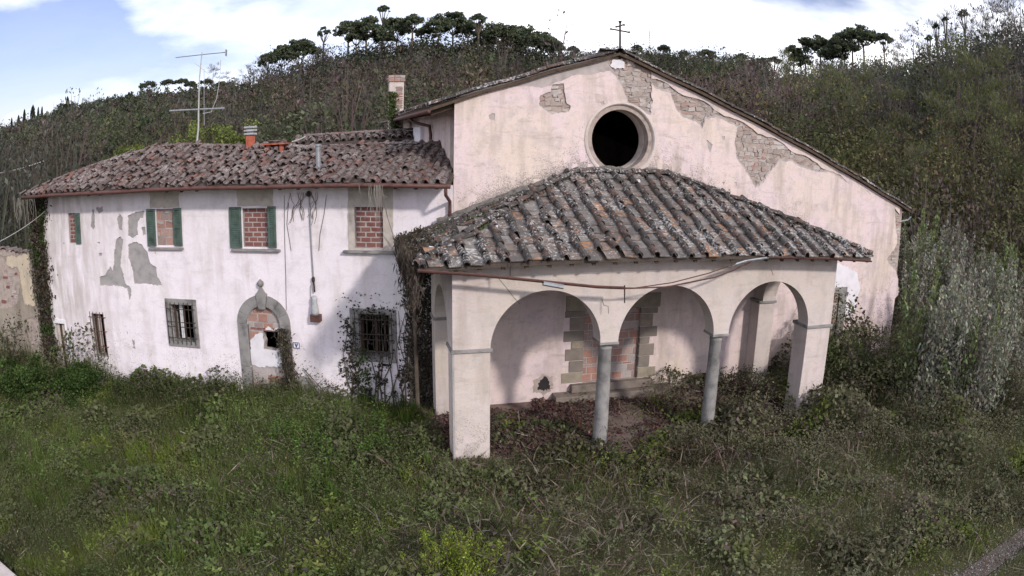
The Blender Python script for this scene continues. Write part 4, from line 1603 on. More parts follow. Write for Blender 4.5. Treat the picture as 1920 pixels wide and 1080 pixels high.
# rafters of the portico eave
for k in range(24):
    x = EX0 + 0.25 + k * 0.478
    b = MB()
    b.add([(x + dx, y, pfront(x, y) - 0.072 - dz - (0 if hipL(y) < x < hipR(y) else 0.0)) for dx in (0, 0.08) for y in (EY + 0.06, PD + 0.02) for dz in (0, 0.09)],
          [(0, 1, 3, 2), (4, 6, 7, 5), (0, 4, 5, 1), (1, 5, 7, 3), (2, 3, 7, 6)])
    b.build('rafter', M['wood'], portico)
# plain cornice band under the eave
mb = MB()
slab(mb, [(PX0 + 0.35, 4.10), (PX1 - 0.3, 4.12), (PX1 - 0.3, 4.16), (PX0 + 0.35, 4.14)], [], PD - 0.012, PD)
mb.build('cornice_band', M['portico_plaster'], portico)


# gutter: broken, its middle hanging in front of the arches
def pxs(pts, y):
    return [tuple(onY(u, v, y)) for u, v in pts]


def trough(pts, r, name, mat, parent, seg=8):
    """half-round open gutter following pts"""
    mb = MB()
    vs, fs = [], []
    for p in pts:
        for k in range(seg + 1):
            a = math.pi + math.pi * k / seg
            vs.append((p[0], p[1] + r * math.cos(a), p[2] + r * math.sin(a)))
        for k in range(seg + 1):
            a = 2 * math.pi - math.pi * k / seg
            vs.append((p[0], p[1] + (r - 0.008) * math.cos(a), p[2] + (r - 0.008) * math.sin(a)))
    n = 2 * (seg + 1)
    for i in range(len(pts) - 1):
        for k in range(n):
            fs.append((i * n + k, i * n + (k + 1) % n, (i + 1) * n + (k + 1) % n, (i + 1) * n + k))
    fs.append(tuple(range(n)))
    fs.append(tuple((len(pts) - 1) * n + k for k in range(n))[::-1])
    mb.add(vs, fs)
    return mb.build(name, mat, parent)


GY = EY - 0.06
trough(pxs([(785, 506), (900, 514), (1000, 524), (1060, 530), (1120, 536), (1172, 538)], GY), 0.055, 'gutter', M['rust_gutter'], portico)
trough(pxs([(1440, 481), (1500, 482), (1560, 484), (1633, 488)], GY), 0.052, 'gutter', M['rust_gutter'], portico)
trough(pxs([(1372, 497), (1400, 488), (1440, 482)], GY - 0.01), 0.045, 'gutter', M['zinc'], portico)
for pts, r, mt in (([(1060, 531), (1130, 539), (1190, 540), (1260, 530), (1330, 512), (1380, 494)], 0.014, 'rust_gutter'),
                   ([(1170, 541), (1250, 538), (1340, 520), (1372, 508), (1410, 490)], 0.019, 'rust_gutter'),
                   ([(1171, 535), (1171, 568)], 0.014, 'iron'), ([(957, 490), (957, 517)], 0.012, 'iron')):
    b = MB()
    b.tube(pxs(pts, GY - 0.02), r, 6)
    b.build('hanging_strap' if len(pts) > 2 else 'gutter_bracket', M[mt], portico)
q0 = pxs([(1018, 531), (1056, 538)], GY - 0.04)
b = MB()
b.tube(q0, 0.05, 7)
b.build('loose_gutter_piece', M['zinc'], portico)
b = MB()
b.box(PX0 - 0.3, PX1 + 0.3, PD - 0.35, -0.016, -0.5, -0.005)
fl_ = b.build('portico_floor', M['floor'], None)
tag(fl_, 'worn pinkish paving under the porch', 'floor', kind='structure')

# ------------------------------------------------------------------ rear wing with the tall chimney
rear = empty('rear_wing', (-5, 8, 0), 0, 'low white rear wing with tiled roof between the house roof and the church', 'building')
q = lambda u, v, y: onY(u, v, y) - np.array([-5, 8, 0])
ry = 8.2
xa, xb = float(q(566, 268, ry)[0]), XL + 5.0
b = MB()
b.box(xa, xb, ry - 8, ry - 8 + 2.6, 0, 6.71)
b.build('wall', M['white_render'], rear)
rz_ = lambda x, y: 6.70 + 0.035 * (x - xa) + 0.17 * (min(y, 2.6 - y) + 0.1)
b = MB()
gxr = np.linspace(xa - 0.25, xb, 24)
vs = [(x, y, rz_(x, y)) for y in (-0.1, 1.3, 2.9) for x in gxr]
b.add(vs + [(x, y, z - 0.06) for x, y, z in vs], [(j * 24 + i, j * 24 + i + 1, (j + 1) * 24 + i + 1, (j + 1) * 24 + i) for j in range(2) for i in range(23)] + [(72 + i, 72 + i + 1, i + 1, i) for i in range(23)])
rro = b.build('roof', M['deck'], rear)
rc = []
for i in range(int((xb - xa) / 0.285) + 1):
    for k in range(4):
        rc.append(tile_matrix(lambda a, b: (a, b), rz_, xa - 0.2 + i * 0.285 + random.gauss(0, .02), -0.16 + k * 0.34, 0.05 + random.uniform(0, .02), random.gauss(0, .06), -.03 + random.gauss(0, .03), random.gauss(0, .06)))
for i in range(20):
    x = xa + i * (xb - xa) / 20
    rc.append(Matrix.Translation((x, 1.25, rz_(x, 1.25) + 0.05)) @ Matrix.Rotation(-math.pi / 2 + random.gauss(0, .06), 4, 'Z'))
COV_R = cover_mesh('rear_cover', 0.44, 0.10, 0.08, 0.8)
place_pieces('cover_tile', COV_R, rc, rro, M['house_tile'], 200, 'far_cover_tiles', np.array([-5, 8, 0]))
ch = empty_part('chimney', rear)
cyy = 10.2
x0, x1 = float(q(728, 200, cyy)[0]), float(q(757, 200, cyy)[0])
yb0, yb1 = cyy - 8.0 - 0.0, cyy - 8.0 + 0.55
zt0 = float(q(742, 140, cyy)[2])
b = MB()
b.box(x0 + 0.03, x1 - 0.01, yb0, yb1, 6.6, zt0 - 0.26)
shaft = b.build('shaft', M['portico_plaster'], ch)
b = MB()
b.box(x0, x1 + 0.02, yb0 - 0.03, yb1 + 0.03, zt0 - 0.27, zt0 - 0.02)
crown = b.build('crown', M['under_render'], ch)
for lay, (z0, z1) in enumerate(((zt0 - 0.27, zt0 - 0.14), (zt0 - 0.13, zt0 - 0.01))):
    for k in range(3):
        w = (x1 - x0 + 0.06) / 3
        put('brick', random.choice(BRICKS), M['block'], crown, (x0 - 0.02 + w * (k + 0.5), yb0 - 0.06, (z0 + z1) / 2), (w * 0.94, 0.15, z1 - z0 - 0.012), random.gauss(0, 0.05))
for k in range(10):
    for i in range(2):
        zz = zt0 - 0.50 - k * 0.085
        if k < 2 and i == 0:
            continue
        put('brick', random.choice(STONES), M['block'], shaft, (x0 + 0.14 + i * 0.27, yb0 - 0.015, zz), (0.26, 0.06, 0.07), random.gauss(0, 0.04))
b = MB()
xw0, xw1 = float(onY(788, 250, 6.0)[0]), XL
b.box(xw0 + 5, xw1 + 5, -2.0, 0.2, 5.5, float(onY(800, 238, 6.0)[2]))
b.build('wall_stub', M['white_render'], rear)

# ------------------------------------------------------------------ boundary wall at the left end of the house
bw = empty('boundary_wall', h2w(-14.6, 0.25, 0).tolist(), -HA, 'tall crumbling yellow-plastered wall beside the ivy-clad corner of the house', 'wall')
b = MB()
topw = [(x, 3.85 + 0.06 * math.sin(x * 2.3) + 0.03 * random.random()) for x in np.linspace(1.0, -8, 40)]
slab(b, [(-8, -1.0), (1.0, -1.0)] + topw, [], 0.02, 0.45, back=True)
bwm = b.build('masonry', M['mortar'], bw)
b = MB()
hl_ = lambda pts: [(onH(u, v, 0.25)[0] + 14.6, onH(u, v, 0.25)[1]) for u, v in pts]
slab(b, rough([(-7.9, -0.9), (0.9, -0.9), (0.9, 3.7), (-7.9, 3.7)], 0.2, 0.02), [rough(hl_([(0, 480), (30, 500), (38, 530), (32, 570), (10, 580), (-40, 570), (-60, 520)]), 0.07, 0.03),
     rough(hl_([(50, 600), (70, 590), (75, 640), (60, 650)]), 0.07, 0.03)], 0.0, 0.02)
b.build('plaster_coat', M['wall_plaster'], bw)
b = MB()
slab(b, rough(hl_([(12, 484), (52, 476), (60, 520), (66, 575), (46, 570), (40, 530), (34, 500), (14, 500)]), 0.07, 0.03), [], -0.008, 0.0)
b.build('yellow_plaster', M['yellow_plaster'], bw)
bc = []
for i in range(26):
    x = -7.8 + i * 0.345
    bc.append(Matrix.Translation((x, 0.22 + random.gauss(0, .03), 3.86 + 0.06 * math.sin(x * 2.3))) @ Matrix.Rotation(random.gauss(0, .2), 4, 'Z') @ Matrix.Translation((0, -0.25, 0)))
COV_B = cover_mesh('coping_cover', 0.5, 0.15, 0.13, 0.5)
place_pieces('coping_tile', COV_B, bc, bw, M['house_tile'], 40)
for k in range(26):
    u, v = random.uniform(-30, 34), random.uniform(505, 572)
    x, z = onH(u, v, 0.25)
    put('stone', random.choice(STONES), M['brick'] if random.random() < 0.5 else M['stone'], bwm, (x + 14.6, 0.005, z), (random.uniform(.15, .3), 0.05, random.uniform(.07, .13)), random.gauss(0, .06))

# low stone wall at the lower left
lw = empty('low_wall', (-12.4, -7.9, 0), math.radians(-35), 'weathered grey stone coping of a low wall at the edge of the yard', 'wall')
b = MB()
b.box(-3.2, 1.3, -0.25, 0.2, -0.8, 0.10, 0.01)
b.build('masonry', M['mortar'], lw)
for k in range(5):
    b = MB()
    b.box(-3.3 + k * 0.95, -2.36 + k * 0.95, -0.32, 0.26, 0.10, 0.22, 0.012)
    b.build('coping_stone', M['under_render'], lw, bevel=0.02)

# ------------------------------------------------------------------ aerial on the house roof
an = empty('tv_antenna', h2w(-8.62, 2.3, 6.75).tolist(), 0, 'thin metal television aerial on a tall mast on the house roof', 'antenna')
ab = np.array(h2w(-8.62, 2.3, 6.75))
yA = ab[1]
ap_ = lambda u, v: tuple(np.array(onY(u, v, yA)) - ab)
b = MB()
b.tube([(0, 0, -0.1), ap_(372, 240), ap_(374, 150), ap_(379, 98)], [0.035, 0.03, 0.022, 0.018], 7)
b.build('mast', M['pale_cable'], an)
for p0, p1, n_, hl2 in ((ap_(330, 108), ap_(424, 98), 15, 0.10), (ap_(318, 208), ap_(421, 203), 0, 0)):
    b = MB()
    b.tube([p0, p1], 0.016 if n_ else 0.026, 6)
    bo = b.build('boom', M['zinc'], an)
    for k in range(n_):
        t = k / (n_ - 1)
        c = np.array(p0) * (1 - t) + np.array(p1) * t
        e = MB()
        e.tube([c + np.array([0, -hl2, 0]), c + np.array([0, hl2, 0])], 0.006, 5)
        e.build('element', M['zinc'], bo)
b = MB()
p = ap_(424, 99)
b.box(p[0] - 0.01, p[0] + 0.01, p[1] - 0.15, p[1] + 0.15, p[2] - 0.1, p[2] + 0.1)
b.build('reflector', M['zinc'], an)
b = MB()
b.tube([ap_(414, 112), ap_(412, 150), ap_(406, 185), ap_(396, 210), ap_(380, 213)], 0.010, 5)
b.build('coax_cable', M['pale_cable'], an)
b = MB()
b.tube([ap_(383, 235), ap_(383, 130)], 0.009, 5)
b.build('second_mast', M['zinc'], an)
b = MB()
b.tube([ap_(365, 118), ap_(376, 126), ap_(392, 140)], 0.009, 5)
b.build('side_arm', M['zinc'], an)

# cables
def cable(name, a, b_, sag, r, label, mat='pale_cable'):
    a, b_ = np.array(a), np.array(b_)
    pts = [a * (1 - t) + b_ * t - np.array([0, 0, sag * 4 * t * (1 - t)]) for t in np.linspace(0, 1, 13)]
    m_ = MB()
    m_.tube(pts, r, 5)
    o = m_.build(name, M[mat], None)
    tag(o, label, 'cable')


e1 = h2w(-13.55, -0.05, 5.25)
r1 = ray(-60, 478)
cable('power_cable', e1, CAM + r1 * 17.5, 0.15, 0.012, 'pale overhead wire running from the house corner out over the yard')
cable('service_cable', CAM + ray(-40, 330) * 60, CAM + ray(82, 302) * 60, 0.2, 0.035, 'thin pale wire strung across the brown hillside left of the house')
cable('roof_cable', h2w(-5.2, 2.25, 6.86), onY(572, 256, 8.2), 0.02, 0.02, 'grey stay wire between the house roof and the rear wing')
# ------------------------------------------------------------------ gravel path, lower right
pc = [onY(0, 0)] and [tuple(on_plane(u, v, (0, 0, 1), -0.03)) for u, v in ((2160, 860), (2040, 925), (1955, 985), (1880, 1040), (1790, 1095), (1660, 1160), (1480, 1240))]
pcn = np.array(pc)
mb = MB()
vs = []
for i, p in enumerate(pcn):
    t = pcn[min(i + 1, len(pcn) - 1)] - pcn[max(i - 1, 0)]
    t = t / np.linalg.norm(t)
    n_ = np.array([-t[1], t[0], 0])
    for w in (-0.26, 0, 0.24):
        q_ = p + n_ * (w + 0.1 * math.sin(i * 2.0))
        vs.append((q_[0], q_[1], float(gz(q_[0], q_[1])) + 0.03))
mb.add(vs, [(i * 3 + k, i * 3 + 3 + k, i * 3 + 4 + k, i * 3 + 1 + k) for i in range(len(pcn) - 1) for k in (0, 1)])
pth = mb.build('gravel_path', M['gravel'], None)
tag(pth, 'pale gravel path curving past the brambles', 'path', kind='structure')


def path_dist(x, y):
    d = np.full(np.shape(x), 1e9)
    for a, b_ in zip(pcn[:-1], pcn[1:]):
        ab_ = (b_ - a)[:2]
        t = np.clip(((x - a[0]) * ab_[0] + (y - a[1]) * ab_[1]) / (ab_ @ ab_), 0, 1)
        d = np.minimum(d, np.hypot(x - a[0] - t * ab_[0], y - a[1] - t * ab_[1]))
    return d


# beyond the path: bare brown earth
# ------------------------------------------------------------------ vegetation of the yard
def footprint(x, y):
    """True where a building stands"""
    lx = (x - HO[0]) * HR[0] + (y - HO[1]) * HR[1]
    ly = (x - HO[0]) * HB[0] + (y - HO[1]) * HB[1]
    h_ = (ly > -0.02) & (ly < 6) & (lx > -13.8) & (lx < 2)
    w_ = (ly > 0.2) & (ly < 0.75) & (lx <= -13.8)
    c_ = (y > -0.02) & (x > XL) & (x < XR)
    return h_ | c_ | w_


def wall_dist(x, y):
    lx = (x - HO[0]) * HR[0] + (y - HO[1]) * HR[1]
    ly = (x - HO[0]) * HB[0] + (y - HO[1]) * HB[1]
    return -ly, lx


def in_portico(x, y):
    return (x > PX0 - 0.1) & (x < PX1 + 0.1) & (y > PD - 0.15) & (y < 0)


def veg_h(x, y):
    wd, lx = wall_dist(x, y)
    n1_ = nz(x, y, 1.2)
    n2_ = nz2(x, y, 0.6)
    h = 0.07 + 0.42 * n1_ * n1_ + 0.34 * n2_ * n2_
    h = h + 0.55 * sstep(1.5, 8, x) * sstep(-13, -6, y) * (0.35 + 0.7 * n1_ + 0.6 * n2_)
    h = h + 0.75 * sstep(7.2, 9, x) * sstep(-7, -2.5, y) * (0.6 + 0.6 * n1_)
    h = h + 0.55 * sstep(7.4, 8.2, x) * sstep(-3.2, -1.2, y) * (1 - sstep(9.5, 11, x))
    h = h + 0.9 * sstep(1.8, 0.4, wd) * sstep(-10.5, -12.5, lx) * (0.5 + n1_)
    h = h + 0.34 * sstep(1.8, 0.3, wd) * sstep(-2, -4, lx) * (0.4 + n1_)
    h = h + 0.55 * np.exp(-((x + 5.6) ** 2 / 1.6 + (y + 1.9) ** 2 / 2.2))
    ip = in_portico(x, y)
    inn = 0.02 + 0.20 * sstep(0.5, 0.75, n1_) + 0.50 * sstep(2.4, 4.6, x) * (0.5 + n1_)
    h = np.where(ip, inn, h)
    h = h * sstep(0.2, 1.0, path_dist(x, y))
    beyond = (x > pcn[0][0]) & False
    return h


def scatter(n, x0, x1, y0, y1, near=18.0):
    x = rng.uniform(x0, x1, n)
    y = rng.uniform(y0, y1, n)
    d = np.hypot(x - CAM[0], y - CAM[1])
    keep = ~footprint(x, y) & (rng.random(n) < np.clip((near / np.maximum(d, 5)) ** 1.3, 0.05, 1))
    az = np.degrees(np.arctan2(x - CAM[0], y - CAM[1]))
    keep &= (az > -56) & (az < 82)
    return x[keep], y[keep]


def lerp(a, b, t):
    return np.asarray(a)[None] * (1 - t[:, None]) + np.asarray(b)[None] * t[:, None]


def yard_colour(x, y, n):
    """greens from left to right, drifting in patches"""
    p = nz(x + 40, y, 2.3)
    q = nz2(x, y + 17, 0.9)
    c = lerp((0.088, 0.112, 0.040), (0.142, 0.142, 0.080), sstep(-4, 4, x))
    c = c * (0.55 + 0.9 * p)[:, None]
    yl = sstep(0.62, 0.85, q)[:, None]
    c = c * (1 - yl) + np.array([[0.12, 0.145, 0.038]]) * yl
    dk = sstep(0.62, 0.9, nz2(x + 9, y, 1.6))[:, None]
    c = c * (1 - 0.5 * dk)
    c = c * np.exp(rng.normal(0, 0.2, (n, 1))) * np.exp(rng.normal(0, 0.05, (n, 3)))
    return np.clip(c, 0.004, 0.4)


# bramble, ivy and weed leaves
x, y = scatter(740000, -24, 21, -14.8, 6.5)
h = veg_h(x, y)
bro = nz(x + 11, y + 5, 1.5)
dens = np.clip(0.35 + 0.9 * nz2(x, y, 0.55) + 0.3 * sstep(2, 7, x), 0.1, 1.0)
bare = np.clip(np.exp(-((x + 1.0) ** 2 / 7.0 + (y + 6.2) ** 2 / 9.0)) + 0.8 * sstep(0.66, 0.82, nz(x + 70, y + 20, 1.4)), 0, 1)               # brown twiggy ground before the left pier
dens *= 1 - 0.75 * bare * (nz2(x, y, 0.8) > 0.35)
dens *= np.where(in_portico(x, y), np.where(x > 2.9, 0.9, 0.25), 1)
dens *= np.clip(0.25 + h / 0.3, 0, 1)
k = rng.random(len(x)) < dens * 0.85
k &= path_dist(x, y) > 0.45 * nz2(x, y, 0.4)
x, y, h = x[k], y[k], h[k]
n = len(x)
z = gz(x, y) + np.where(in_portico(x, y), 0.06, 0) + h * np.clip(rng.beta(2.4, 1.3, n) * 1.1, 0.02, 1.12)
P = np.stack([x, y, z], 1)
C = yard_colour(x, y, n)
brn = rng.random(n) < (0.08 + 0.25 * sstep(0.55, 0.8, bro[k]) + 0.35 * bare[k])
C[brn] = tint(int(brn.sum()), (0.115, 0.090, 0.076), 0.3)
olive = sstep(0.4, 0.7, nz(x + 31, y + 2, 1.9))[:, None] * 0.55
C = C * (1 - olive) + np.array([[0.105, 0.098, 0.058]]) * olive * np.exp(rng.normal(0, 0.2, (n, 1)))
face = rand_dirs(n, 2.2)
S = rng.uniform(0.04, 0.085, n) * (0.75 + 1.15 * sstep(0.45, 0.8, nz2(x + 50, y, 0.9))) * (1 + 0.25 * sstep(13, 22, np.hypot(x - CAM[0], y - CAM[1])))
V, F, CC = leaf_arrays(P, S, C, rand_dirs(n, 0.15), 0.68, face)
o = np_mesh('weed_leaves', V, F, CC, M['leaf'])
tag(o, 'low tangle of bramble and weed leaves covering the yard', 'weeds', kind='stuff')
n_leaves = n

# grass blades, mostly on the left
x, y = scatter(500000, -24, 21, -14.8, 6.5)
h = veg_h(x, y)
dens = (1 - 0.75 * sstep(-2, 3, x)) * np.clip(0.3 + nz(x, y + 8, 1.3), 0, 1)
dens = np.where(in_portico(x, y), 0.03, dens)
dens = np.where((x > 6) & (path_dist(x, y) < 2.0), 0.7, dens)
k = (rng.random(len(x)) < dens) & (path_dist(x, y) > 0.15 + 0.4 * nz2(x, y, 0.4))
x, y, h = x[k], y[k], h[k]
n = len(x)
P = np.stack([x, y, gz(x, y) + h * 0.25 - 0.02], 1)
C = yard_colour(x, y, n) * np.array([[1.0, 1.02, 0.9]])
dry = rng.random(n) < 0.10
C[dry] = tint(int(dry.sum()), (0.17, 0.14, 0.08), 0.25)
V1 = blade_arrays(P, rng.uniform(0.12, 0.34, n) * (0.7 + h), rng.uniform(0.009, 0.020, n), C, 0.4)
x, y = scatter(3800, -19, 10, -14.8, 5.0)
k = ~in_portico(x, y) & (rng.random(len(x)) < (1 - 0.9 * sstep(-5, 0, x)) * np.clip(nz(x, y + 8, 1.8) * 1.6 - 0.2, 0, 1)) & (path_dist(x, y) > 0.5)
x, y = x[k], y[k]
m = len(x)
nb_ = 26
tx_ = np.repeat(np.stack([x, y, gz(x, y)], 1), nb_, 0) + np.concatenate([rng.normal(0, 0.07, (m * nb_, 2)), np.zeros((m * nb_, 1))], 1)
tc2 = np.repeat(yard_colour(x, y, m) * np.array([[1.05, 1.15, 0.8]]), nb_, 0) * np.exp(rng.normal(0, 0.12, (m * nb_, 1)))
V2 = blade_arrays(tx_, np.repeat(rng.uniform(0.3, 0.62, m), nb_) * rng.uniform(0.6, 1.1, m * nb_), rng.uniform(0.014, 0.026, m * nb_), tc2, 0.3)
V, F, CC = join([V1, V2])
o = np_mesh('grass', V, F, CC, M['leaf'])
tag(o, 'rough dark green grass growing through the weeds of the yard', 'grass', kind='stuff')

# leafy upright weed shoots
def shoots(P, H, nl, size, C, spread=0.10, lean=0.18):
    m = len(P)
    ln = rng.normal(0, lean, (m, 3))
    ln[:, 2] = 1
    ln = unit(ln)
    t = (np.arange(nl)[None] + rng.random((m, nl))) / nl
    ang = rng.uniform(0, 2 * np.pi, (m, 1)) + np.arange(nl)[None] * 2.4
    rad = np.stack([np.cos(ang), np.sin(ang), 0.35 + 0 * ang], -1)
    Q = P[:, None] + ln[:, None] * (H[:, None, None] * (0.15 + 0.85 * t[..., None])) + rad * spread * (1.1 - t[..., None]) * rng.uniform(0.5, 1.2, (m, nl, 1))
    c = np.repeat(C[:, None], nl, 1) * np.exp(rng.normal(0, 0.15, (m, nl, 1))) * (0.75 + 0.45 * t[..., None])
    s = size * (1.15 - 0.55 * t) * rng.uniform(0.7, 1.2, (m, nl))
    fc = rad * 0.3 + np.array([0, 0, 1.0]) + rng.normal(0, 0.3, Q.shape)
    return leaf_arrays(Q.reshape(-1, 3), s.ravel(), c.reshape(-1, 3), (rad + rng.normal(0, 0.2, rad.shape)).reshape(-1, 3), 0.5, fc.reshape(-1, 3))


x, y = scatter(9000, -18, 12, -14, 5)
ip = in_portico(x, y)
k = ~ip & (path_dist(x, y) > 0.9) & (rng.random(len(x)) < np.clip(nz(x + 3, y, 2.0) * 1.3 - 0.2, 0.02, 1) * (1 - 0.8 * np.exp(-((x + 1.2) ** 2 / 5.0 + (y + 6.0) ** 2 / 6.0))))
x, y = x[k], y[k]
n = len(x)
Hs = rng.uniform(0.18, 0.5, n) + 0.5 * veg_h(x, y)
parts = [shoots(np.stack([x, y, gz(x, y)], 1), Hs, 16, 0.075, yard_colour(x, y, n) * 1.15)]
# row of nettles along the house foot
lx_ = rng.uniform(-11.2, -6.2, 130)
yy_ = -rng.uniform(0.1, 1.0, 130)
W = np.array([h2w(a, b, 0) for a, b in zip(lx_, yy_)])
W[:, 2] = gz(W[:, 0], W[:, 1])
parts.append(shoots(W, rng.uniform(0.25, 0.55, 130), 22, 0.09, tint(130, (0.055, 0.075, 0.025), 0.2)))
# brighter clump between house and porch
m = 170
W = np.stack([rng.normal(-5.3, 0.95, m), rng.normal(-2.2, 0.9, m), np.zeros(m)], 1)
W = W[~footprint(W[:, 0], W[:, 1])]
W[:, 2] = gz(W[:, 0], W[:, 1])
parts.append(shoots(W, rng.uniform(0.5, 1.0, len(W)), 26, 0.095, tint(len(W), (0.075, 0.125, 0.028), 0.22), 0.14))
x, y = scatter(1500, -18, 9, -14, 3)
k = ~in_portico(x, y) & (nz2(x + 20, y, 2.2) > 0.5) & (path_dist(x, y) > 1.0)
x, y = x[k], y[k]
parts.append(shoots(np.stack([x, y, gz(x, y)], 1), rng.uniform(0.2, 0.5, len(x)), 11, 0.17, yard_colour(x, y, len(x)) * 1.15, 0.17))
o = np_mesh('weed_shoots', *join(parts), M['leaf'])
tag(o, 'upright leafy weed shoots scattered through the yard', 'weeds', kind='stuff')

# brown twigs and dead stems lying about
x, y = scatter(90000, -18, 16, -14, 5)
bare = np.clip(np.exp(-((x + 1.0) ** 2 / 7.0 + (y + 6.2) ** 2 / 9.0)) + 0.5 * sstep(0.66, 0.82, nz(x + 70, y + 20, 1.4)), 0, 1)
wgt = 0.06 + 0.8 * bare + 0.25 * sstep(0.55, 0.8, nz(x + 11, y + 5, 1.5))
wgt = np.where(in_portico(x, y), 0.55, wgt)
k = (rng.random(len(x)) < wgt) & (path_dist(x, y) > 0.7)
x, y = x[k], y[k]
n = len(x)
d = rand_dirs(n)
d[:, 2] = np.abs(d[:, 2]) * 0.7
P = np.stack([x, y, gz(x, y) + np.where(in_portico(x, y), 0.05, 0.02) + veg_h(x, y) * rng.random(n) * 0.9], 1)
V, F, CC = leaf_arrays(P, rng.uniform(0.15, 0.5, n), tint(n, (0.135, 0.105, 0.09), 0.35), d, 0.045)
o = np_mesh('dead_twigs', V, F, CC, M['twig'])
tag(o, 'brown dead bramble stems among the weeds', 'twigs', kind='stuff')

cn = []
for k in range(300):
    x0, y0 = (random.uniform(-4, 9), random.uniform(-12, -3.6)) if k < 300 else (random.uniform(-17, -3), random.uniform(-10, 1))
    if footprint(np.array([x0]), np.array([y0]))[0]:
        continue
    a = random.uniform(0, 2 * math.pi)
    L, H_ = random.uniform(0.5, 1.5), random.uniform(0.25, 0.7) + 0.5 * float(veg_h(x0, y0))
    t = np.linspace(0, 1, 9)
    z0 = float(gz(x0, y0))
    pts = np.stack([x0 + math.cos(a) * L * t, y0 + math.sin(a) * L * t, z0 + H_ * 4 * t * (1 - t) * 0.9 + 0.05], 1) + rng.normal(0, 0.015, (9, 3))
    sd = np.diff(pts, axis=0)
    cn.append(leaf_arrays((pts[1:] + pts[:-1]) / 2, np.linalg.norm(sd, axis=1) * 1.15, tint(8, random.choice([(0.12, 0.085, 0.075), (0.11, 0.095, 0.07), (0.14, 0.12, 0.095)]), 0.15), sd, 0.11))
o = np_mesh('bramble_canes', *join(cn), M['twig'])
tag(o, 'arching bare bramble canes above the undergrowth', 'brambles', kind='stuff')

# leaf litter inside the porch and at its edge
n = 36000
x = rng.uniform(PX0 - 1.0, PX1, n)
y = rng.uniform(PD - 1.6, -0.02, n)
k = ~footprint(x, y) & (rng.random(n) < np.clip(1.5 * nz2(x, y, 0.6) + 0.25 * nz(x, y, 0.2) - 0.02 - 0.9 * np.exp(-((x - 1.9) ** 2 / 0.7 + (y + 1.9) ** 2 / 1.2)), 0, 1))
x, y = x[k], y[k]
n = len(x)
P = np.stack([x, y, np.where(in_portico(x, y), 0.0, gz(x, y)) + rng.random(n) ** 2 * 0.10 + 0.004], 1)
V, F, CC = leaf_arrays(P, rng.uniform(0.04, 0.10, n), tint(n, (0.075, 0.042, 0.036), 0.4, 0.1), rand_dirs(n), 0.7, rand_dirs(n, 2.0))
o = np_mesh('leaf_litter', V, F, CC, M['twig'])
tag(o, 'dark reddish dead leaves heaped on the porch floor', 'leaf litter', kind='stuff')

# gravel stones of the path and its brown border
n = 5000
i = rng.integers(0, len(pcn) - 1, n)
t = rng.random(n)[:, None]
Pg = pcn[i] * (1 - t) + pcn[i + 1] * t + np.concatenate([rng.normal(0, 0.27, (n, 2)), np.zeros((n, 1))], 1)
Pg[:, 2] = gz(Pg[:, 0], Pg[:, 1]) + 0.035
V, F, CC = leaf_arrays(Pg, rng.uniform(0.02, 0.06, n), tint(n, (0.16, 0.145, 0.135), 0.35, 0.03), rand_dirs(n), 0.8, rand_dirs(n, 1.5))
o = np_mesh('gravel_stones', V, F, CC, M['twig'])
tag(o, 'loose pale gravel on the path', 'gravel', kind='stuff')


# ------------------------------------------------------------------ climbing plants
def wall_leaves(n, fn, tocoord, size, base, out=0.06, var=0.35, face=None):
    a, b_ = fn(n)
    P = np.array([tocoord(p, -abs(random.gauss(0.03, out)), q_) for p, q_ in zip(a, b_)])
    nn = np.tile(np.asarray(face, float), (len(P), 1)) + rng.normal(0, 0.5, (len(P), 3))
    return leaf_arrays(P, rng.uniform(*size, len(P)), tint(len(P), base, var), rand_dirs(len(P)), 0.75, nn)


FN = (-math.sin(HA), -math.cos(HA), 0)
# creeper over the lower window and the wall towards the porch
iv = empty('ivy', h2w(-1.4, -0.05, 0).tolist(), 0, 'dark half-dead ivy climbing round the barred window beside the porch', 'ivy')
ivb = np.array(h2w(-1.4, -0.05, 0))


def reg_win(n):
    x = rng.uniform(-3.1, 0.0, n * 3)
    z = rng.uniform(0, 3.8, n * 3)
    w = 0.05 + 0.95 * np.exp(-((z - 2.38) / 0.16) ** 2) * ((x > -2.75) & (x < -1.45)) + 0.8 * np.exp(-((x + 2.75) / 0.18) ** 2) * (z < 2.3)
    w += 0.75 * (z < 1.1) * (x < -1.0) * (nz2(x * 3, z * 3, 0.8) > 0.42) + 0.9 * np.exp(-((x + 0.95 + 0.02 * z) / 0.28) ** 2) * (0.4 + 0.6 * (nz2(x * 4, z * 4, 0.9) > 0.4))
    w += 0.8 * (x > -0.85) * (nz(x * 3 + 5, z * 3, 1.0) > 0.5)
    w *= nz2(x * 7 + 3, z * 7, 1.0) > 0.3
    w *= np.where(z > 3.0, (x > -1.4), 1)
    k_ = rng.random(len(x)) < np.clip(w, 0, 1) * 0.8
    return x[k_][:n], z[k_][:n]


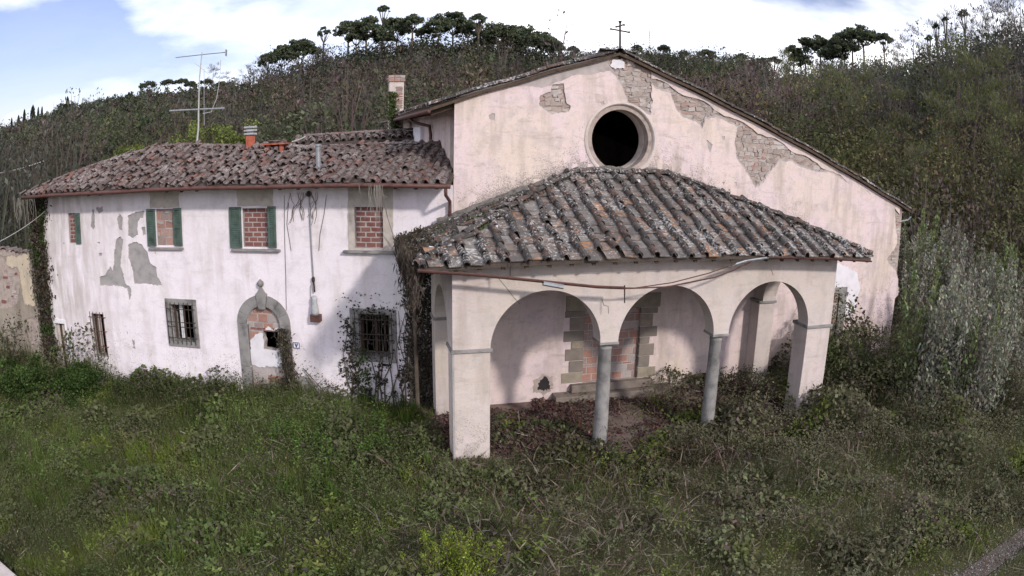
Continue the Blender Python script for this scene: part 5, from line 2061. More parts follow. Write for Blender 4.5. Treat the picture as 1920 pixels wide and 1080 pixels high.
V, F, CC = wall_leaves(7000, reg_win, lambda a, b_, c: h2w(a, b_, c) - ivb, (0.04, 0.085), (0.055, 0.048, 0.035), 0.05, 0.45, FN)
np_mesh('leaves', V, F, CC, M['leaf'], iv)
n = 420
xs_ = rng.normal(-2.35, 0.16, n)
P = np.array([h2w(a, -abs(random.gauss(0.1, 0.06)), c) - ivb for a, c in zip(xs_, rng.uniform(0, 1.5, n))])
V, F, CC = leaf_arrays(P, rng.uniform(0.05, 0.09, n), tint(n, (0.06, 0.085, 0.03), 0.3), rand_dirs(n), 0.75)
np_mesh('green_leaves', V, F, CC, M['leaf'], iv)
n = 7000
xs_ = rng.uniform(-1.35, 0.0, n)
zs_ = rng.uniform(0, 4.3, n)
k = (rng.random(n) < np.clip(sstep(-1.35, -0.85, xs_) * (0.35 + 0.9 * nz2(xs_ * 4, zs_ * 2.5, 0.9)), 0, 1)) & (zs_ < 3.2 + 1.2 * sstep(-1.3, -0.6, xs_))
P = np.array([h2w(a, -abs(random.gauss(0.03, 0.05)), c) - ivb for a, c in zip(xs_[k], zs_[k])])
V, F, CC = leaf_arrays(P, rng.uniform(0.05, 0.10, len(P)), tint(len(P), (0.058, 0.046, 0.038), 0.4), rand_dirs(len(P), -0.4), 0.7, np.tile(np.array([FN]), (len(P), 1)) + rng.normal(0, 0.5, (len(P), 3)))
np_mesh('curtain_leaves', V, F, CC, M['leaf'], iv)
for s in range(26):
    x0 = random.choice([random.uniform(-3.0, -1.2), random.uniform(-1.3, -0.4), random.gauss(-0.95, 0.15)])
    pts = [(x0 + 0.0, 0, -0.1)]
    for t in range(6):
        pts.append((pts[-1][0] + random.gauss(0.02, 0.10), -0.02 - 0.03 * random.random(), pts[-1][2] + random.uniform(0.25, 0.6)))
    pts = [p for p in pts if p[2] < 4.0 and p[0] < 0.0]
    if len(pts) > 2:
        b = MB()
        b.tube([h2w(*p) - ivb for p in pts], [0.022 * (1 - 0.12 * i_) for i_ in range(len(pts))], 5)
        b.build('stem', M['bark'], iv)
b = MB()
b.tube([h2w(-0.95, -0.1, -0.3) - ivb, h2w(-0.97, -0.09, 2.2) - ivb, h2w(-1.0, -0.08, 4.1) - ivb], [0.065, 0.05, 0.035], 8)
b.build('main_stem', M['bark'], iv)
# curtain of dry creeper below the porch eave, left side
cv = empty('dry_creeper', (EX0 + 0.1, -1.9, 4.3), 0, 'matted dry brown creeper hanging over the left edge of the porch roof', 'creeper')
cb = np.array([EX0 + 0.1, -1.9, 4.3])
n = 5200
yy_ = rng.uniform(EY + 0.05, -0.1, n)
dz_ = rng.exponential(0.28, n)
k = dz_ < 1.6
yy_, dz_ = yy_[k], dz_[k]
P = np.stack([EX0 - 0.02 + rng.normal(0, 0.07, len(yy_)) + 0.02 * dz_, yy_, 4.50 - dz_ + 0.05 * rng.random(len(yy_))], 1) - cb
ax_ = rng.normal(0, 0.35, P.shape)
ax_[:, 2] = -1
V, F, CC = leaf_arrays(P, rng.uniform(0.08, 0.28, len(P)), tint(len(P), (0.070, 0.055, 0.045), 0.4), ax_, 0.10)
np_mesh('stems', V, F, CC, M['twig'], cv)
n = 900
P = np.stack([EX0 + rng.uniform(-0.05, 0.5, n), rng.uniform(-3.0, -0.1, n), np.zeros(n)], 1)
P[:, 2] = [pleft(a, b_) + 0.06 + random.uniform(0, 0.14) for a, b_ in P[:, :2]]
V, F, CC = leaf_arrays(P - cb, rng.uniform(0.05, 0.12, n), tint(n, (0.072, 0.060, 0.045), 0.4), rand_dirs(n), 0.5)
np_mesh('leaves', V, F, CC, M['leaf'], cv)
# moss, stones and debris on the left slope of the porch roof
ms = empty('roof_moss', (0, -1.0, 5.2), 0, 'mat of moss and debris lying on the left slope of the porch roof', 'moss')
mbv = np.array([0, -1.0, 5.2])
n = 15000
x = rng.uniform(EX0 + 0.2, TX0 + 0.2, n)
y = rng.uniform(-2.9, -0.05, n)
lim = np.array([hipL(b_) for b_ in y])
k = (x < lim + 0.12) & (rng.random(n) < np.clip(1.6 * nz2(x * 1.5, y * 1.5, 0.5) - 0.25, 0, 1))
x, y = x[k], y[k]
P = np.stack([x, y, [proof(a, b_) + 0.05 + 0.05 * random.random() for a, b_ in zip(x, y)]], 1) - mbv
gcol = tint(len(P), (0.10, 0.082, 0.062), 0.35)
gsel = nz(x * 2, y * 2, 0.9) > 0.62
gcol[gsel] = tint(int(gsel.sum()), (0.07, 0.085, 0.035), 0.3)
gs2 = rng.random(len(P)) < 0.12
gcol[gs2] = tint(int(gs2.sum()), (0.30, 0.28, 0.27), 0.3)
V, F, CC = leaf_arrays(P, rng.uniform(0.04, 0.10, len(P)), gcol, rand_dirs(len(P)), 0.7, rand_dirs(len(P), 1.2))
mo = np_mesh('moss_mat', V, F, CC, M['leaf'], ms)
mo['kind'] = 'stuff'
for u, v, s_ in ((890, 392, 0.17), (838, 462, 0.13), (868, 440, 0.10), (905, 460, 0.12), (810, 470, 0.1), (1195, 345, 0.11), (930, 430, 0.09)):
    r = ray(u, v)
    for t in np.arange(10, 22, 0.02):
        p = CAM + r * t
        if EX0 < p[0] < EX1 and EY < p[1] < 0 and p[2] < proof(p[0], p[1]) + 0.06:
            break
    so = put('stone', random.choice(STONES), M['white_render'], ms, (p[0], p[1] - s_ * 0.3, p[2] + 0.05) - mbv, (s_ * 1.3, s_, s_ * 0.6), random.gauss(0, .3))
# ivy column on the left corner of the house
ic_ = empty('ivy_column', h2w(-13.95, -0.1, -0.5).tolist(), 0, 'thick column of brown and green ivy on the far corner of the house', 'ivy')
icb = np.array(h2w(-13.95, -0.1, -0.5))
n = 9000
zc_ = rng.uniform(-0.4, 5.75, n)
wd_ = 0.16 + 0.13 * nz2(zc_ * 2, zc_ * 0, 0.7) + 0.10 * sstep(4.5, 5.7, zc_)
xx_ = -14.0 + rng.normal(0, 1, n) * wd_ * 0.8
P = np.array([h2w(a, -abs(random.gauss(0.05, 0.13)), c) for a, c in zip(xx_, zc_)]) - icb
col_ = tint(n, (0.075, 0.062, 0.045), 0.4)
gsel = nz(zc_ * 3, xx_ * 3, 1.0) > 0.55
col_[gsel] = tint(int(gsel.sum()), (0.05, 0.07, 0.025), 0.3)
ax_ = rng.normal(0, 0.5, P.shape)
ax_[:, 2] -= 0.8
V, F, CC = leaf_arrays(P, rng.uniform(0.06, 0.16, n), col_, ax_, 0.5)
np_mesh('leaves', V, F, CC, M['leaf'], ic_)
for k in range(14):
    xq = random.gauss(-14.0, 0.12)
    pts = [h2w(xq + random.gauss(0, 0.05), -0.05 - 0.1 * random.random(), z_) - icb for z_ in np.linspace(-0.5, 5.6, 9)]
    b = MB()
    b.tube(pts, [0.035 - 0.003 * i_ for i_ in range(9)], 5)
    b.build('stem', M['bark'], ic_)
for k in range(26):
    xq = random.uniform(-14.6, -13.4)
    z1_ = 5.75 - random.uniform(0.2, 1.0)
    b = MB()
    b.tube([h2w(xq, -0.76, 5.78) - icb, h2w(xq + random.gauss(0, .05), -0.74, (5.78 + z1_) / 2) - icb, h2w(xq + random.gauss(0, .1), -0.70, z1_) - icb], 0.007, 4)
    b.build('tendril', M['pale_bark'], ic_)
# hanging dry stems at the eave and the vine by the door
hv = empty('hanging_creeper', h2w(-1.6, -0.5, 5.7).tolist(), 0, 'bleached dry creeper stems trailing from the gutter beside the upper frame window', 'creeper')
hb = np.array(h2w(-1.6, -0.5, 5.7))
for k in range(16):
    xq = random.gauss(-1.72, 0.14)
    z1_ = 5.72 - random.uniform(0.2, 0.9)
    b = MB()
    b.tube([h2w(xq, -0.8, 5.80) - hb, h2w(xq + random.gauss(0, .05), -0.79, 5.6) - hb, h2w(xq + random.gauss(0, .08), -0.7, z1_) - hb], 0.008, 4)
    b.build('stem', M['pale_bark'], hv)
b = MB()
b.tube([h2w(*q_) - hb for q_ in ((-1.62, -0.75, 5.7), (-1.58, -0.4, 5.0), (-1.45, -0.2, 4.4), (-1.15, -0.12, 3.7), (-0.98, -0.1, 3.2))], 0.011, 5)
b.build('trailing_stem', M['pale_bark'], hv)
hv2 = empty('dead_vine', h2w(-3.9, -0.02, 5.5).tolist(), 0, 'thin dead vine tendrils on the white wall under the gutter between two windows', 'vine')
hb2 = np.array(h2w(-3.9, -0.02, 5.5))
for k in range(15):
    xq = random.uniform(-4.4, -3.5)
    pts = [(xq, -0.015, 5.55)]
    for t in range(5):
        pts.append((pts[-1][0] + random.gauss(0, 0.06), -0.015, pts[-1][2] - random.uniform(0.06, 0.22)))
    b = MB()
    b.tube([h2w(*q_) - hb2 for q_ in pts], 0.006, 4)
    b.build('tendril', M['bark'], hv2)
dv = empty('door_vine', h2w(-4.55, -0.1, -0.3).tolist(), 0, 'brown leafless vine climbing the right jamb of the arched doorway', 'vine')
db = np.array(h2w(-4.55, -0.1, -0.3))
n = 2600
zz_ = rng.uniform(-0.3, 1.9, n)
xx_ = -4.62 - 0.10 * (zz_ - 0.8) + rng.normal(0, 1, n) * (0.11 + 0.10 * sstep(0.9, -0.2, zz_))
P = np.array([h2w(a, -0.05 - abs(random.gauss(0.02, 0.06)), c) for a, c in zip(xx_, zz_)]) - db
V, F, CC = leaf_arrays(P, rng.uniform(0.05, 0.13, n), tint(n, (0.095, 0.08, 0.06), 0.4), rng.normal(0, 0.5, P.shape) + np.array([0, 0, 1.0]), 0.3)
np_mesh('leaves', V, F, CC, M['leaf'], dv)
for k in range(9):
    pts = [h2w(-4.5 + random.gauss(0, .1) - 0.10 * z_, -0.08, z_) - db for z_ in np.linspace(-0.4, 1.7, 5)]
    b = MB()
    b.tube(pts, [0.022, 0.02, 0.016, 0.012, 0.008], 5)
    b.build('stem', M['bark'], dv)
for u0, v0, u1, v1 in ((570, 690, 640, 770), (575, 700, 600, 740)):
    a, c = onH(u0, v0)
    a2, c2 = onH(u1, v1)
    b = MB()
    b.tube([h2w(a, -0.06, c) - db, h2w((a + a2) / 2, -0.1, (c + c2) / 2 + 0.06) - db, h2w(a2, -0.08, c2) - db], 0.014, 5)
    b.build('stem', M['bark'], dv)
# ivy on the chimney of the rear wing
ci = empty('chimney_ivy', (-3.6, 10.1, 7.0), 0, 'green ivy climbing the left edge of the tall chimney', 'ivy')
n = 900
x0c = float(onY(735, 200, 10.15)[0])
zz_ = rng.uniform(-0.2, 1.6, n)
P = np.stack([x0c + 3.6 + rng.normal(0, 0.11, n) + 0.10 * (zz_ < 0.5), rng.normal(0, 0.08, n), zz_], 1)
V, F, CC = leaf_arrays(P, rng.uniform(0.06, 0.12, n), tint(n, (0.07, 0.10, 0.03), 0.3), rand_dirs(n), 0.7)
np_mesh('leaves', V, F, CC, M['leaf'], ci)


# ------------------------------------------------------------------ shrubs and trees one can tell apart
def branchy(mb, base, top, r, n, spread, seg=6, up=0.6):
    base, top = np.array(base, float), np.array(top, float)
    mid = (base + top) / 2 + np.array([random.gauss(0, 0.04), random.gauss(0, 0.04), 0]) * np.linalg.norm(top - base)
    mb.tube([base, mid, top], [r, r * 0.7, r * 0.3], seg)
    ends = [top]
    for k in range(n):
        t = random.uniform(0.3, 0.95)
        p = base * (1 - t) + top * t
        a = random.uniform(0, 2 * math.pi)
        L = spread * random.uniform(0.5, 1.0) * (1.1 - 0.5 * t)
        e = p + np.array([math.cos(a) * L, math.sin(a) * L, L * up * random.uniform(0.5, 1.3)])
        mb.tube([p, (p + e) / 2 + np.array([0, 0, -0.05 * L]), e], [r * 0.45 * (1.1 - t), r * 0.3 * (1.1 - t), r * 0.12], 4)
        ends.append(e)
    return ends


def clump_cloud(centres, rad, per, size, base, aspect=0.6, var=0.3, flat=1.0, up=0.4, shade=True):
    c = np.repeat(np.asarray(centres, float), per, 0)
    n_ = len(c)
    rr_ = np.repeat(np.broadcast_to(np.asarray(rad, float), (len(centres),)), per)
    d_ = rand_dirs(n_) * (rng.random((n_, 1)) ** 0.45) * rr_[:, None]
    d_[:, 2] *= flat
    cv_ = np.repeat(np.exp(rng.normal(0, 0.22, (len(centres), 1))), per, 0)
    return leaf_arrays(c + d_, rng.uniform(size[0], size[1], n_), tint(n_, base, var) * cv_, rand_dirs(n_), aspect, rand_dirs(n_, up))


def thing_tree(name, label, cat, group, x, y, stems, arrays, bark='bark', leafm='leaf', partn='crown'):
    z = float(gz(x, y))
    e = empty(name, (x, y, z), 0, label, cat, group)
    stems.v = [(a - x, b_ - y, c - z) for a, b_, c in stems.v]
    stems.build('trunk', M[bark], e)
    V, F, C = arrays
    np_mesh(partn, V - np.array([x, y, z]), F, C, M[leafm], e)
    return e


# grey-green saplings at the right
sap = []
for k in range(44):
    if k < 24:                                  # tall ones standing beyond the church corner
        u = random.uniform(1712, 1935)
        v = 380 + (u - 1690) * 0.34 + random.uniform(-25, 55)
        dd = random.uniform(26.5, 31.5)
    else:                                       # lower ones in front of them
        u = random.uniform(1735, 1940)
        v = 480 + (u - 1690) * 0.33 + random.uniform(-30, 110)
        dd = random.uniform(19.5, 25.0)
    r = ray(u, v)
    s_ = dd / math.hypot(r[0], r[1])
    sap.append((CAM + r * s_, k < 24))
for p, tall in sap:
    x, y, zt2 = p
    if footprint(np.array([x]), np.array([y]))[0]:
        y = -0.8
    z = float(gz(x, y))
    H_ = max(1.2, zt2 - z)
    mb = MB()
    pts = []
    for s in range(9):
        a, L = random.uniform(0, 2 * math.pi), random.uniform(0.15, 0.9)
        hh = H_ * random.uniform(0.62, 1.0)
        e_ = np.array([x + math.cos(a) * L, y + math.sin(a) * L, z + hh])
        b0 = np.array([x + math.cos(a) * 0.1, y + math.sin(a) * 0.1, z - 0.1])
        m_ = (b0 + e_) / 2 + np.array([math.cos(a), math.sin(a), 0]) * -0.1
        mb.tube([b0, m_, e_], [0.02, 0.013, 0.004], 5)
        t = rng.uniform(0.08, 1.0, 260)[:, None]
        q_ = b0 * (1 - t) + e_ * t + rng.normal(0, 1, (260, 3)) * (0.26 * (1.12 - t)) * np.array([1, 1, 0.7])
        pts.append(q_)
    P = np.concatenate(pts)
    base = random.choice([(0.25, 0.25, 0.195), (0.28, 0.275, 0.225), (0.21, 0.225, 0.145), (0.15, 0.18, 0.08), (0.20, 0.19, 0.15)])
    lsz = random.uniform(0.85, 1.5)
    ax_ = rng.normal(0, 0.5, P.shape)
    ax_[:, 2] += 0.8
    arr = leaf_arrays(P, rng.uniform(0.055, 0.135, len(P)) * lsz, tint(len(P), base, 0.3), ax_, 0.5)
    thing_tree('sapling', 'tall grey-green sapling in the thicket beyond the right corner of the church' if tall else 'low grey-green sapling at the front of the thicket right of the church', 'sapling', 'tall saplings beyond the church corner' if tall else 'low saplings fronting the thicket', x, y, mb, arr, 'bark', 'leaf', 'foliage')

# yellow-green leafing shrub in the foreground
for (u, v, H_, lab) in ((850, 1085, 1.0, 'bright yellow-green feathery shrub in the open yard before the porch'),):
    p = on_plane(u, v, (0, 0, 1), 0.0)
    mb = MB()
    pts = []
    for s in range(34):
        a, L = random.uniform(0, 2 * math.pi), random.uniform(0.05, 0.95)
        b0 = np.array([p[0] + math.cos(a) * L * 0.55, p[1] + math.sin(a) * L * 0.45, -0.1])
        e_ = b0 + np.array([math.cos(a) * L * 0.4, math.sin(a) * L * 0.3, H_ * random.uniform(0.55, 1.05) * (1.1 - 0.35 * L)])
        mb.tube([b0, (b0 + e_) / 2, e_], [0.012, 0.009, 0.004], 4)
        t = rng.uniform(0.15, 1.0, 170)[:, None]
        pts.append(b0 * (1 - t) + e_ * t + rng.normal(0, 1, (170, 3)) * (0.09 * (1.2 - t)))
    P = np.concatenate(pts)
    ax_ = rng.normal(0, 0.6, P.shape)
    ax_[:, 2] += 0.8
    arr = leaf_arrays(P, rng.uniform(0.03, 0.06, len(P)), tint(len(P), (0.17, 0.21, 0.035), 0.28), ax_, 0.5)
    thing_tree('shrub', lab, 'shrub', None, float(p[0]), float(p[1]), mb, arr, 'bark', 'leaf', 'foliage')
# shrub beside the right pier and beside the left wall
for (x, y, H_, wdt, base, lab) in ((8.3, -1.6, 2.1, 0.95, (0.10, 0.125, 0.045), 'dark leafy shrub growing against the right side of the porch'),
                                   (9.9, -2.6, 1.5, 1.2, (0.08, 0.092, 0.045), 'broad dark bramble bush between the porch and the right corner of the church'),
                                   (-15.9, 2.2, 1.5, 1.3, (0.05, 0.078, 0.022), 'rounded dark green bush at the foot of the crumbling boundary wall'),
                                   (-13.6, 2.6, 1.0, 0.9, (0.045, 0.075, 0.02), 'low dark green bush before the side door of the house')):
    z = float(gz(x, y))
    mb = MB()
    ends = []
    for s in range(9):
        a = random.uniform(0, 2 * math.pi)
        ends += branchy(mb, (x, y, z - 0.1), (x + math.cos(a) * wdt * 0.6, y + math.sin(a) * wdt * 0.6, z + H_ * random.uniform(0.5, 0.9)), 0.02, 3, 0.35, 4)
    cs = np.array(ends + [[x + random.gauss(0, wdt * 0.45), y + random.gauss(0, wdt * 0.45), z + H_ * random.uniform(0.15, 0.8)] for _ in range(40)])
    arr = clump_cloud(cs, 0.28, 110, (0.06, 0.11), base, 0.65, 0.25, 0.8)
    thing_tree('bush', lab, 'bush', None, x, y, mb, arr, 'bark', 'leaf', 'foliage')

# green trees just behind the house roof
for (u, v, dd, wdt, base, lab) in ((398, 226, 37, 2.3, (0.12, 0.145, 0.04), 'bright olive-green tree crown rising behind the aerial mast'),
                                   (248, 266, 36, 1.5, (0.13, 0.155, 0.04), 'small yellow-green tree top showing over the left roof hip'),
                                   (215, 292, 35, 0.9, (0.10, 0.13, 0.03), 'low yellow-green bush top at the end of the left roof slope'),
                                   (447, 250, 38, 0.9, (0.10, 0.125, 0.03), 'small olive-green tree beside the red chimney flue')):
    r = ray(u, v)
    p = CAM + r * dd / math.hypot(r[0], r[1])
    x, y = p[0], p[1]
    z = float(gz(x, y))
    mb = MB()
    ends = branchy(mb, (x, y, z - 0.2), (x, y, p[2] - 0.5), 0.14, 12, wdt, 6)
    cs = np.array(ends + [[x + random.gauss(0, wdt * 0.5), y + random.gauss(0, wdt * 0.5), p[2] - 0.3 - abs(random.gauss(0, 1.0))] for _ in range(26)])
    cs[:, 2] = np.minimum(cs[:, 2], p[2] - 0.25)
    arr = clump_cloud(cs, 0.45, 90, (0.09, 0.17), base, 0.6, 0.3, 0.9)
    thing_tree('green_tree', lab, 'tree', None, x, y, mb, arr)


# ------------------------------------------------------------------ umbrella pines and cypresses on the skyline
def at_px(u, v, D):
    r = ray(u, v)
    return CAM + r * (D / math.hypot(r[0], r[1]))


def pine(u, v, wpx, D, label, group, slim=False, base=(0.078, 0.092, 0.055), deep=None):
    p = at_px(u, v, D)
    x, y, zt2 = p
    z = float(gz(x, y)) - 0.5
    wdt = wpx * D / FPX * 0.5 * ((1.12 if slim else 1.25) if D < 400 else 1.15)
    H_ = zt2 - z
    th2 = deep or wdt * (1.35 if not slim else 1.5)
    mb = MB()
    zc2 = zt2 - th2 * 0.55
    tr = max(0.2, H_ * 0.022)
    lean = random.gauss(0, 0.3)
    fork = np.array([x + lean * 0.5, y, z + (zc2 - z) * random.uniform(0.68, 0.84)])
    mb.tube([(x, y, z - 0.5), (x + lean * 0.3, y, (z + fork[2]) / 2), fork], [tr, tr * 0.8, tr * 0.65], 7)
    cs = []
    nb = 9 if wdt > 2 else 6
    for k in range(nb):
        a = 2 * math.pi * k / nb + random.random() * 0.5
        q_ = random.uniform(0.35, 0.95)
        e_ = np.array([x + math.cos(a) * wdt * q_ * 0.85, y + math.sin(a) * wdt * q_ * 0.85, zt2 - th2 * (0.35 + 0.35 * q_ * q_)])
        mb.tube([fork, (fork + e_) / 2 + np.array([0, 0, -0.08 * th2]), e_], [tr * 0.45, tr * 0.3, tr * 0.15], 4)
        cs.append(e_)
    nl_ = 19 if not slim else 8
    lobes = [(0.0, 0.0, 0.20)]
    for i_ in range(nl_):
        lr = math.sqrt((i_ + 0.6) / nl_) * 0.80
        lobes.append((i_ * 2.4 + random.uniform(-.4, .4), lr, 0.18 + 0.5 * lr ** 2 + random.uniform(-0.05, 0.30)))
    for la, lr, lz in lobes:
        lc = np.array([x + math.cos(la) * lr * wdt, y + math.sin(la) * lr * wdt, zt2 - th2 * lz])
        for k in range(7):
            cs.append(lc + np.array([random.gauss(0, 0.11) * wdt, random.gauss(0, 0.11) * wdt, random.gauss(0, 0.07) * th2]))
    cs = np.array(cs)
    cs[:, 2] = np.minimum(cs[:, 2], zt2 - 0.14 * th2)
    per = 24 if D < 400 else 10
    c_ = np.repeat(cs, per, 0)
    d_ = rand_dirs(len(c_))
    rr_ = wdt * 0.175 * (0.55 + 0.45 * rng.random((len(c_), 1)))
    Pn = c_ + d_ * rr_ * np.array([[1, 1, 0.7]])
    cvn = np.repeat(np.exp(rng.normal(0, 0.16, (len(cs), 1))), per, 0)
    arr = leaf_arrays(Pn, rng.uniform(0.10, 0.2, len(Pn)) * wdt ** 0.75 * (1.4 if D < 400 else 1.9), tint(len(Pn), base, 0.2) * cvn, None, 0.55, d_ + rng.normal(0, 0.3, d_.shape))
    thing_tree('umbrella_pine', label, 'pine', group, x, y, mb, arr, 'bark', 'needle')


LC = 'dark umbrella pine with bare trunk in the row crowning the central hill'
for u, v, w in ((503, 98, 34), (530, 82, 52), (566, 70, 62), (655, 36, 46), (690, 28, 60), (745, 30, 56), (775, 24, 36), (822, 24, 50), (850, 20, 60), (880, 34, 50),
                (898, 24, 26), (935, 36, 62), (975, 44, 64), (1005, 54, 62), (1034, 66, 46), (670, 52, 40), (720, 50, 46), (800, 44, 40), (910, 60, 46), (955, 66, 40)):
    pine(u, v, w, random.uniform(192, 208), LC, 'pines on the central hill')
for u, v, w in ((608, 48, 28), (719, 8, 26)):
    pine(u, v, w, 206, 'slender pine with small flat crown standing above the other hilltop pines', 'slender hilltop pines', True)
for u, v, w in ((1487, 82, 30), (1509, 68, 26), (1537, 62, 62), (1576, 58, 66), (1596, 50, 40), (1618, 44, 58), (1560, 80, 50), (1500, 95, 40)):
    pine(u, v, w, random.uniform(196, 206), 'dark umbrella pine in the dense clump on the right-hand hill', 'pines on the right-hand hill')
pine(1657, 60, 32, 188, 'single umbrella pine with pale crown stems beside the right-hand clump', None)
for u, v, w in ((278, 152, 34), (315, 148, 28), (340, 147, 32), (358, 152, 26), (388, 147, 28), (414, 152, 30)):
    pine(u, v, w, 500, 'small distant umbrella pine on the grassy crest beyond the aerial', 'pines on the far crest', False, (0.06, 0.07, 0.045), 5.0)
pine(122, 192, 52, 515, 'broad dome-shaped pine on the far left crest among cypresses', None, False, (0.034, 0.042, 0.025), 12.0)
for u, v, w in ((1805, 16, 26), (1754, 42, 17), (1772, 30, 16), (1741, 64, 20)):
    pine(u, v, w, 125, 'ragged dark pine top among bare trees on the steep right slope', 'pines on the steep right slope', True)
for u, v, w in ((1075, 84, 22), (1195, 82, 20), (1245, 82, 26), (1283, 92, 20), (1325, 92, 34), (1390, 98, 24), (1450, 104, 32), (1430, 106, 26)):
    pine(u, v, w, 440, 'tiny distant pine on the ridge behind the cross', 'pines on the distant ridge', False, (0.06, 0.07, 0.045), 6.0)


def cypress(u, v, wpx, D, label, group):
    x, y, zt2 = at_px(u, v, D)
    z = float(gz(x, y))
    H_ = max(zt2 - z, 6)
    w = wpx * D / FPX * 0.5
    mb = MB()
    mb.tube([(x, y, z - 0.3), (x, y, zt2 - 0.6)], [0.22, 0.05], 6)
    t = rng.random(1500)
    ang_ = rng.uniform(0, 2 * np.pi, 1500)
    rad = w * np.sqrt(rng.random(1500)) * np.sin(np.clip(t * 0.93 + 0.08, 0, 1) * np.pi) ** 0.6
    P = np.stack([x + rad * np.cos(ang_), y + rad * np.sin(ang_), z + 0.4 + t * (H_ - 0.4)], 1)
    ax_ = rng.normal(0, 0.3, P.shape)
    ax_[:, 2] = 1
    thing_tree('cypress', label, 'cypress', group, x, y, mb, leaf_arrays(P, rng.uniform(0.6, 1.2, 1500), tint(1500, (0.028, 0.036, 0.022), 0.25), ax_, 0.5), 'bark', 'needle')


for u, v, w in ((22, 221, 5), (35, 216, 7), (46, 205, 7), (62, 197, 12), (72, 201, 5), (79, 200, 5), (127, 181, 9), (202, 181, 7), (242, 173, 7), (247, 176, 5), (200, 186, 8)):
    cypress(u, v, w, 508, 'small dark cypress spire on the far left crest', 'cypresses on the far left crest')


# bare trees standing against the sky on the right
def bare_tree(x, y, H_, label, group, tone=(0.12, 0.10, 0.085), buds=None, rad=None):
    z = float(gz(x, y)) - 0.2
    mb = MB()
    rad = rad or H_ * 0.22
    ends = branchy(mb, (x, y, z), (x + random.gauss(0, .3), y, z + H_), 0.007 * H_ + 0.03, 18, rad, 5, 1.3)
    ends = np.array(ends)
    per = 34
    c = np.repeat(ends, per, 0)
    d_ = rng.normal(0, 1, c.shape)
    d_[:, 2] = np.abs(d_[:, 2]) + 0.6
    d_ = unit(d_)
    L = rng.uniform(0.5, 1.3, len(c)) * H_ * 0.085
    P = c + d_ * (L * 0.5 + rng.random(len(c)) * H_ * 0.06)[:, None]
    arr = leaf_arrays(P, L, tint(len(P), tone, 0.25), d_, 0.06)
    if buds is not None:
        m2 = 26
        c2 = np.repeat(P, 3, 0)
        c2 = c2 + rng.normal(0, 0.22, c2.shape)
        a2 = leaf_arrays(c2, rng.uniform(0.08, 0.17, len(c2)) * (H_ / 9), tint(len(c2), buds, 0.3), None, 0.6)
        arr = join([arr, a2])
    tt = thing_tree('bare_tree' if buds is None else 'budding_tree', label, 'tree', group, x, y, mb, arr, 'bark', 'leaf', 'twigs' if buds is None else 'foliage')
    for ch_ in tt.children:
        if ch_.name.startswith(('twigs', 'foliage')):
            ch_['kind'] = 'stuff'


for u, v, D in ((1712, 58, 140), (1690, 75, 150), (1728, 70, 138), (1762, 35, 128), (1788, 20, 124), (1830, 25, 118), (1852, 12, 112), (1875, 14, 108), (1895, 5, 104), (1912, 0, 100),
                (1845, 30, 112), (1675, 78, 160)):
    p = at_px(u, v, D)
    bare_tree(p[0], p[1], max(7.0, p[2] - float(gz(p[0], p[1]))), 'leafless grey-brown tree against the sky on the right slope', 'bare trees on the right skyline')
for u, v, D in ((398, 128, 300), (425, 140, 280), (470, 125, 240), (452, 138, 250), (488, 112, 232)):
    p = at_px(u, v, D)
    bare_tree(p[0], p[1], max(8.0, p[2] - float(gz(p[0], p[1]))), 'leafless pale tree on the crest left of the hilltop pines', 'bare trees left of the hilltop pines')
# yellow-green budding trees on the right slope
for u, v, D, sz in ((1795, 150, 62, 11), (1830, 250, 52, 10), (1760, 300, 46, 8), (1690, 260, 60, 8), (1600, 270, 70, 8), (1575, 230, 80, 9), (1480, 160, 115, 11), (1560, 170, 110, 9),
                    (1620, 180, 100, 9), (1880, 160, 60, 10), (1650, 330, 48, 6), (1470, 175, 120, 9), (1540, 250, 85, 8), (1720, 340, 40, 6), (1880, 300, 44, 8)):
    p = at_px(u, v, D)
    bare_tree(p[0], p[1], sz, 'pale yellow-green tree coming into leaf on the wooded right slope', 'budding trees on the right slope', (0.13, 0.12, 0.09), (0.115, 0.135, 0.035), sz * 0.2)


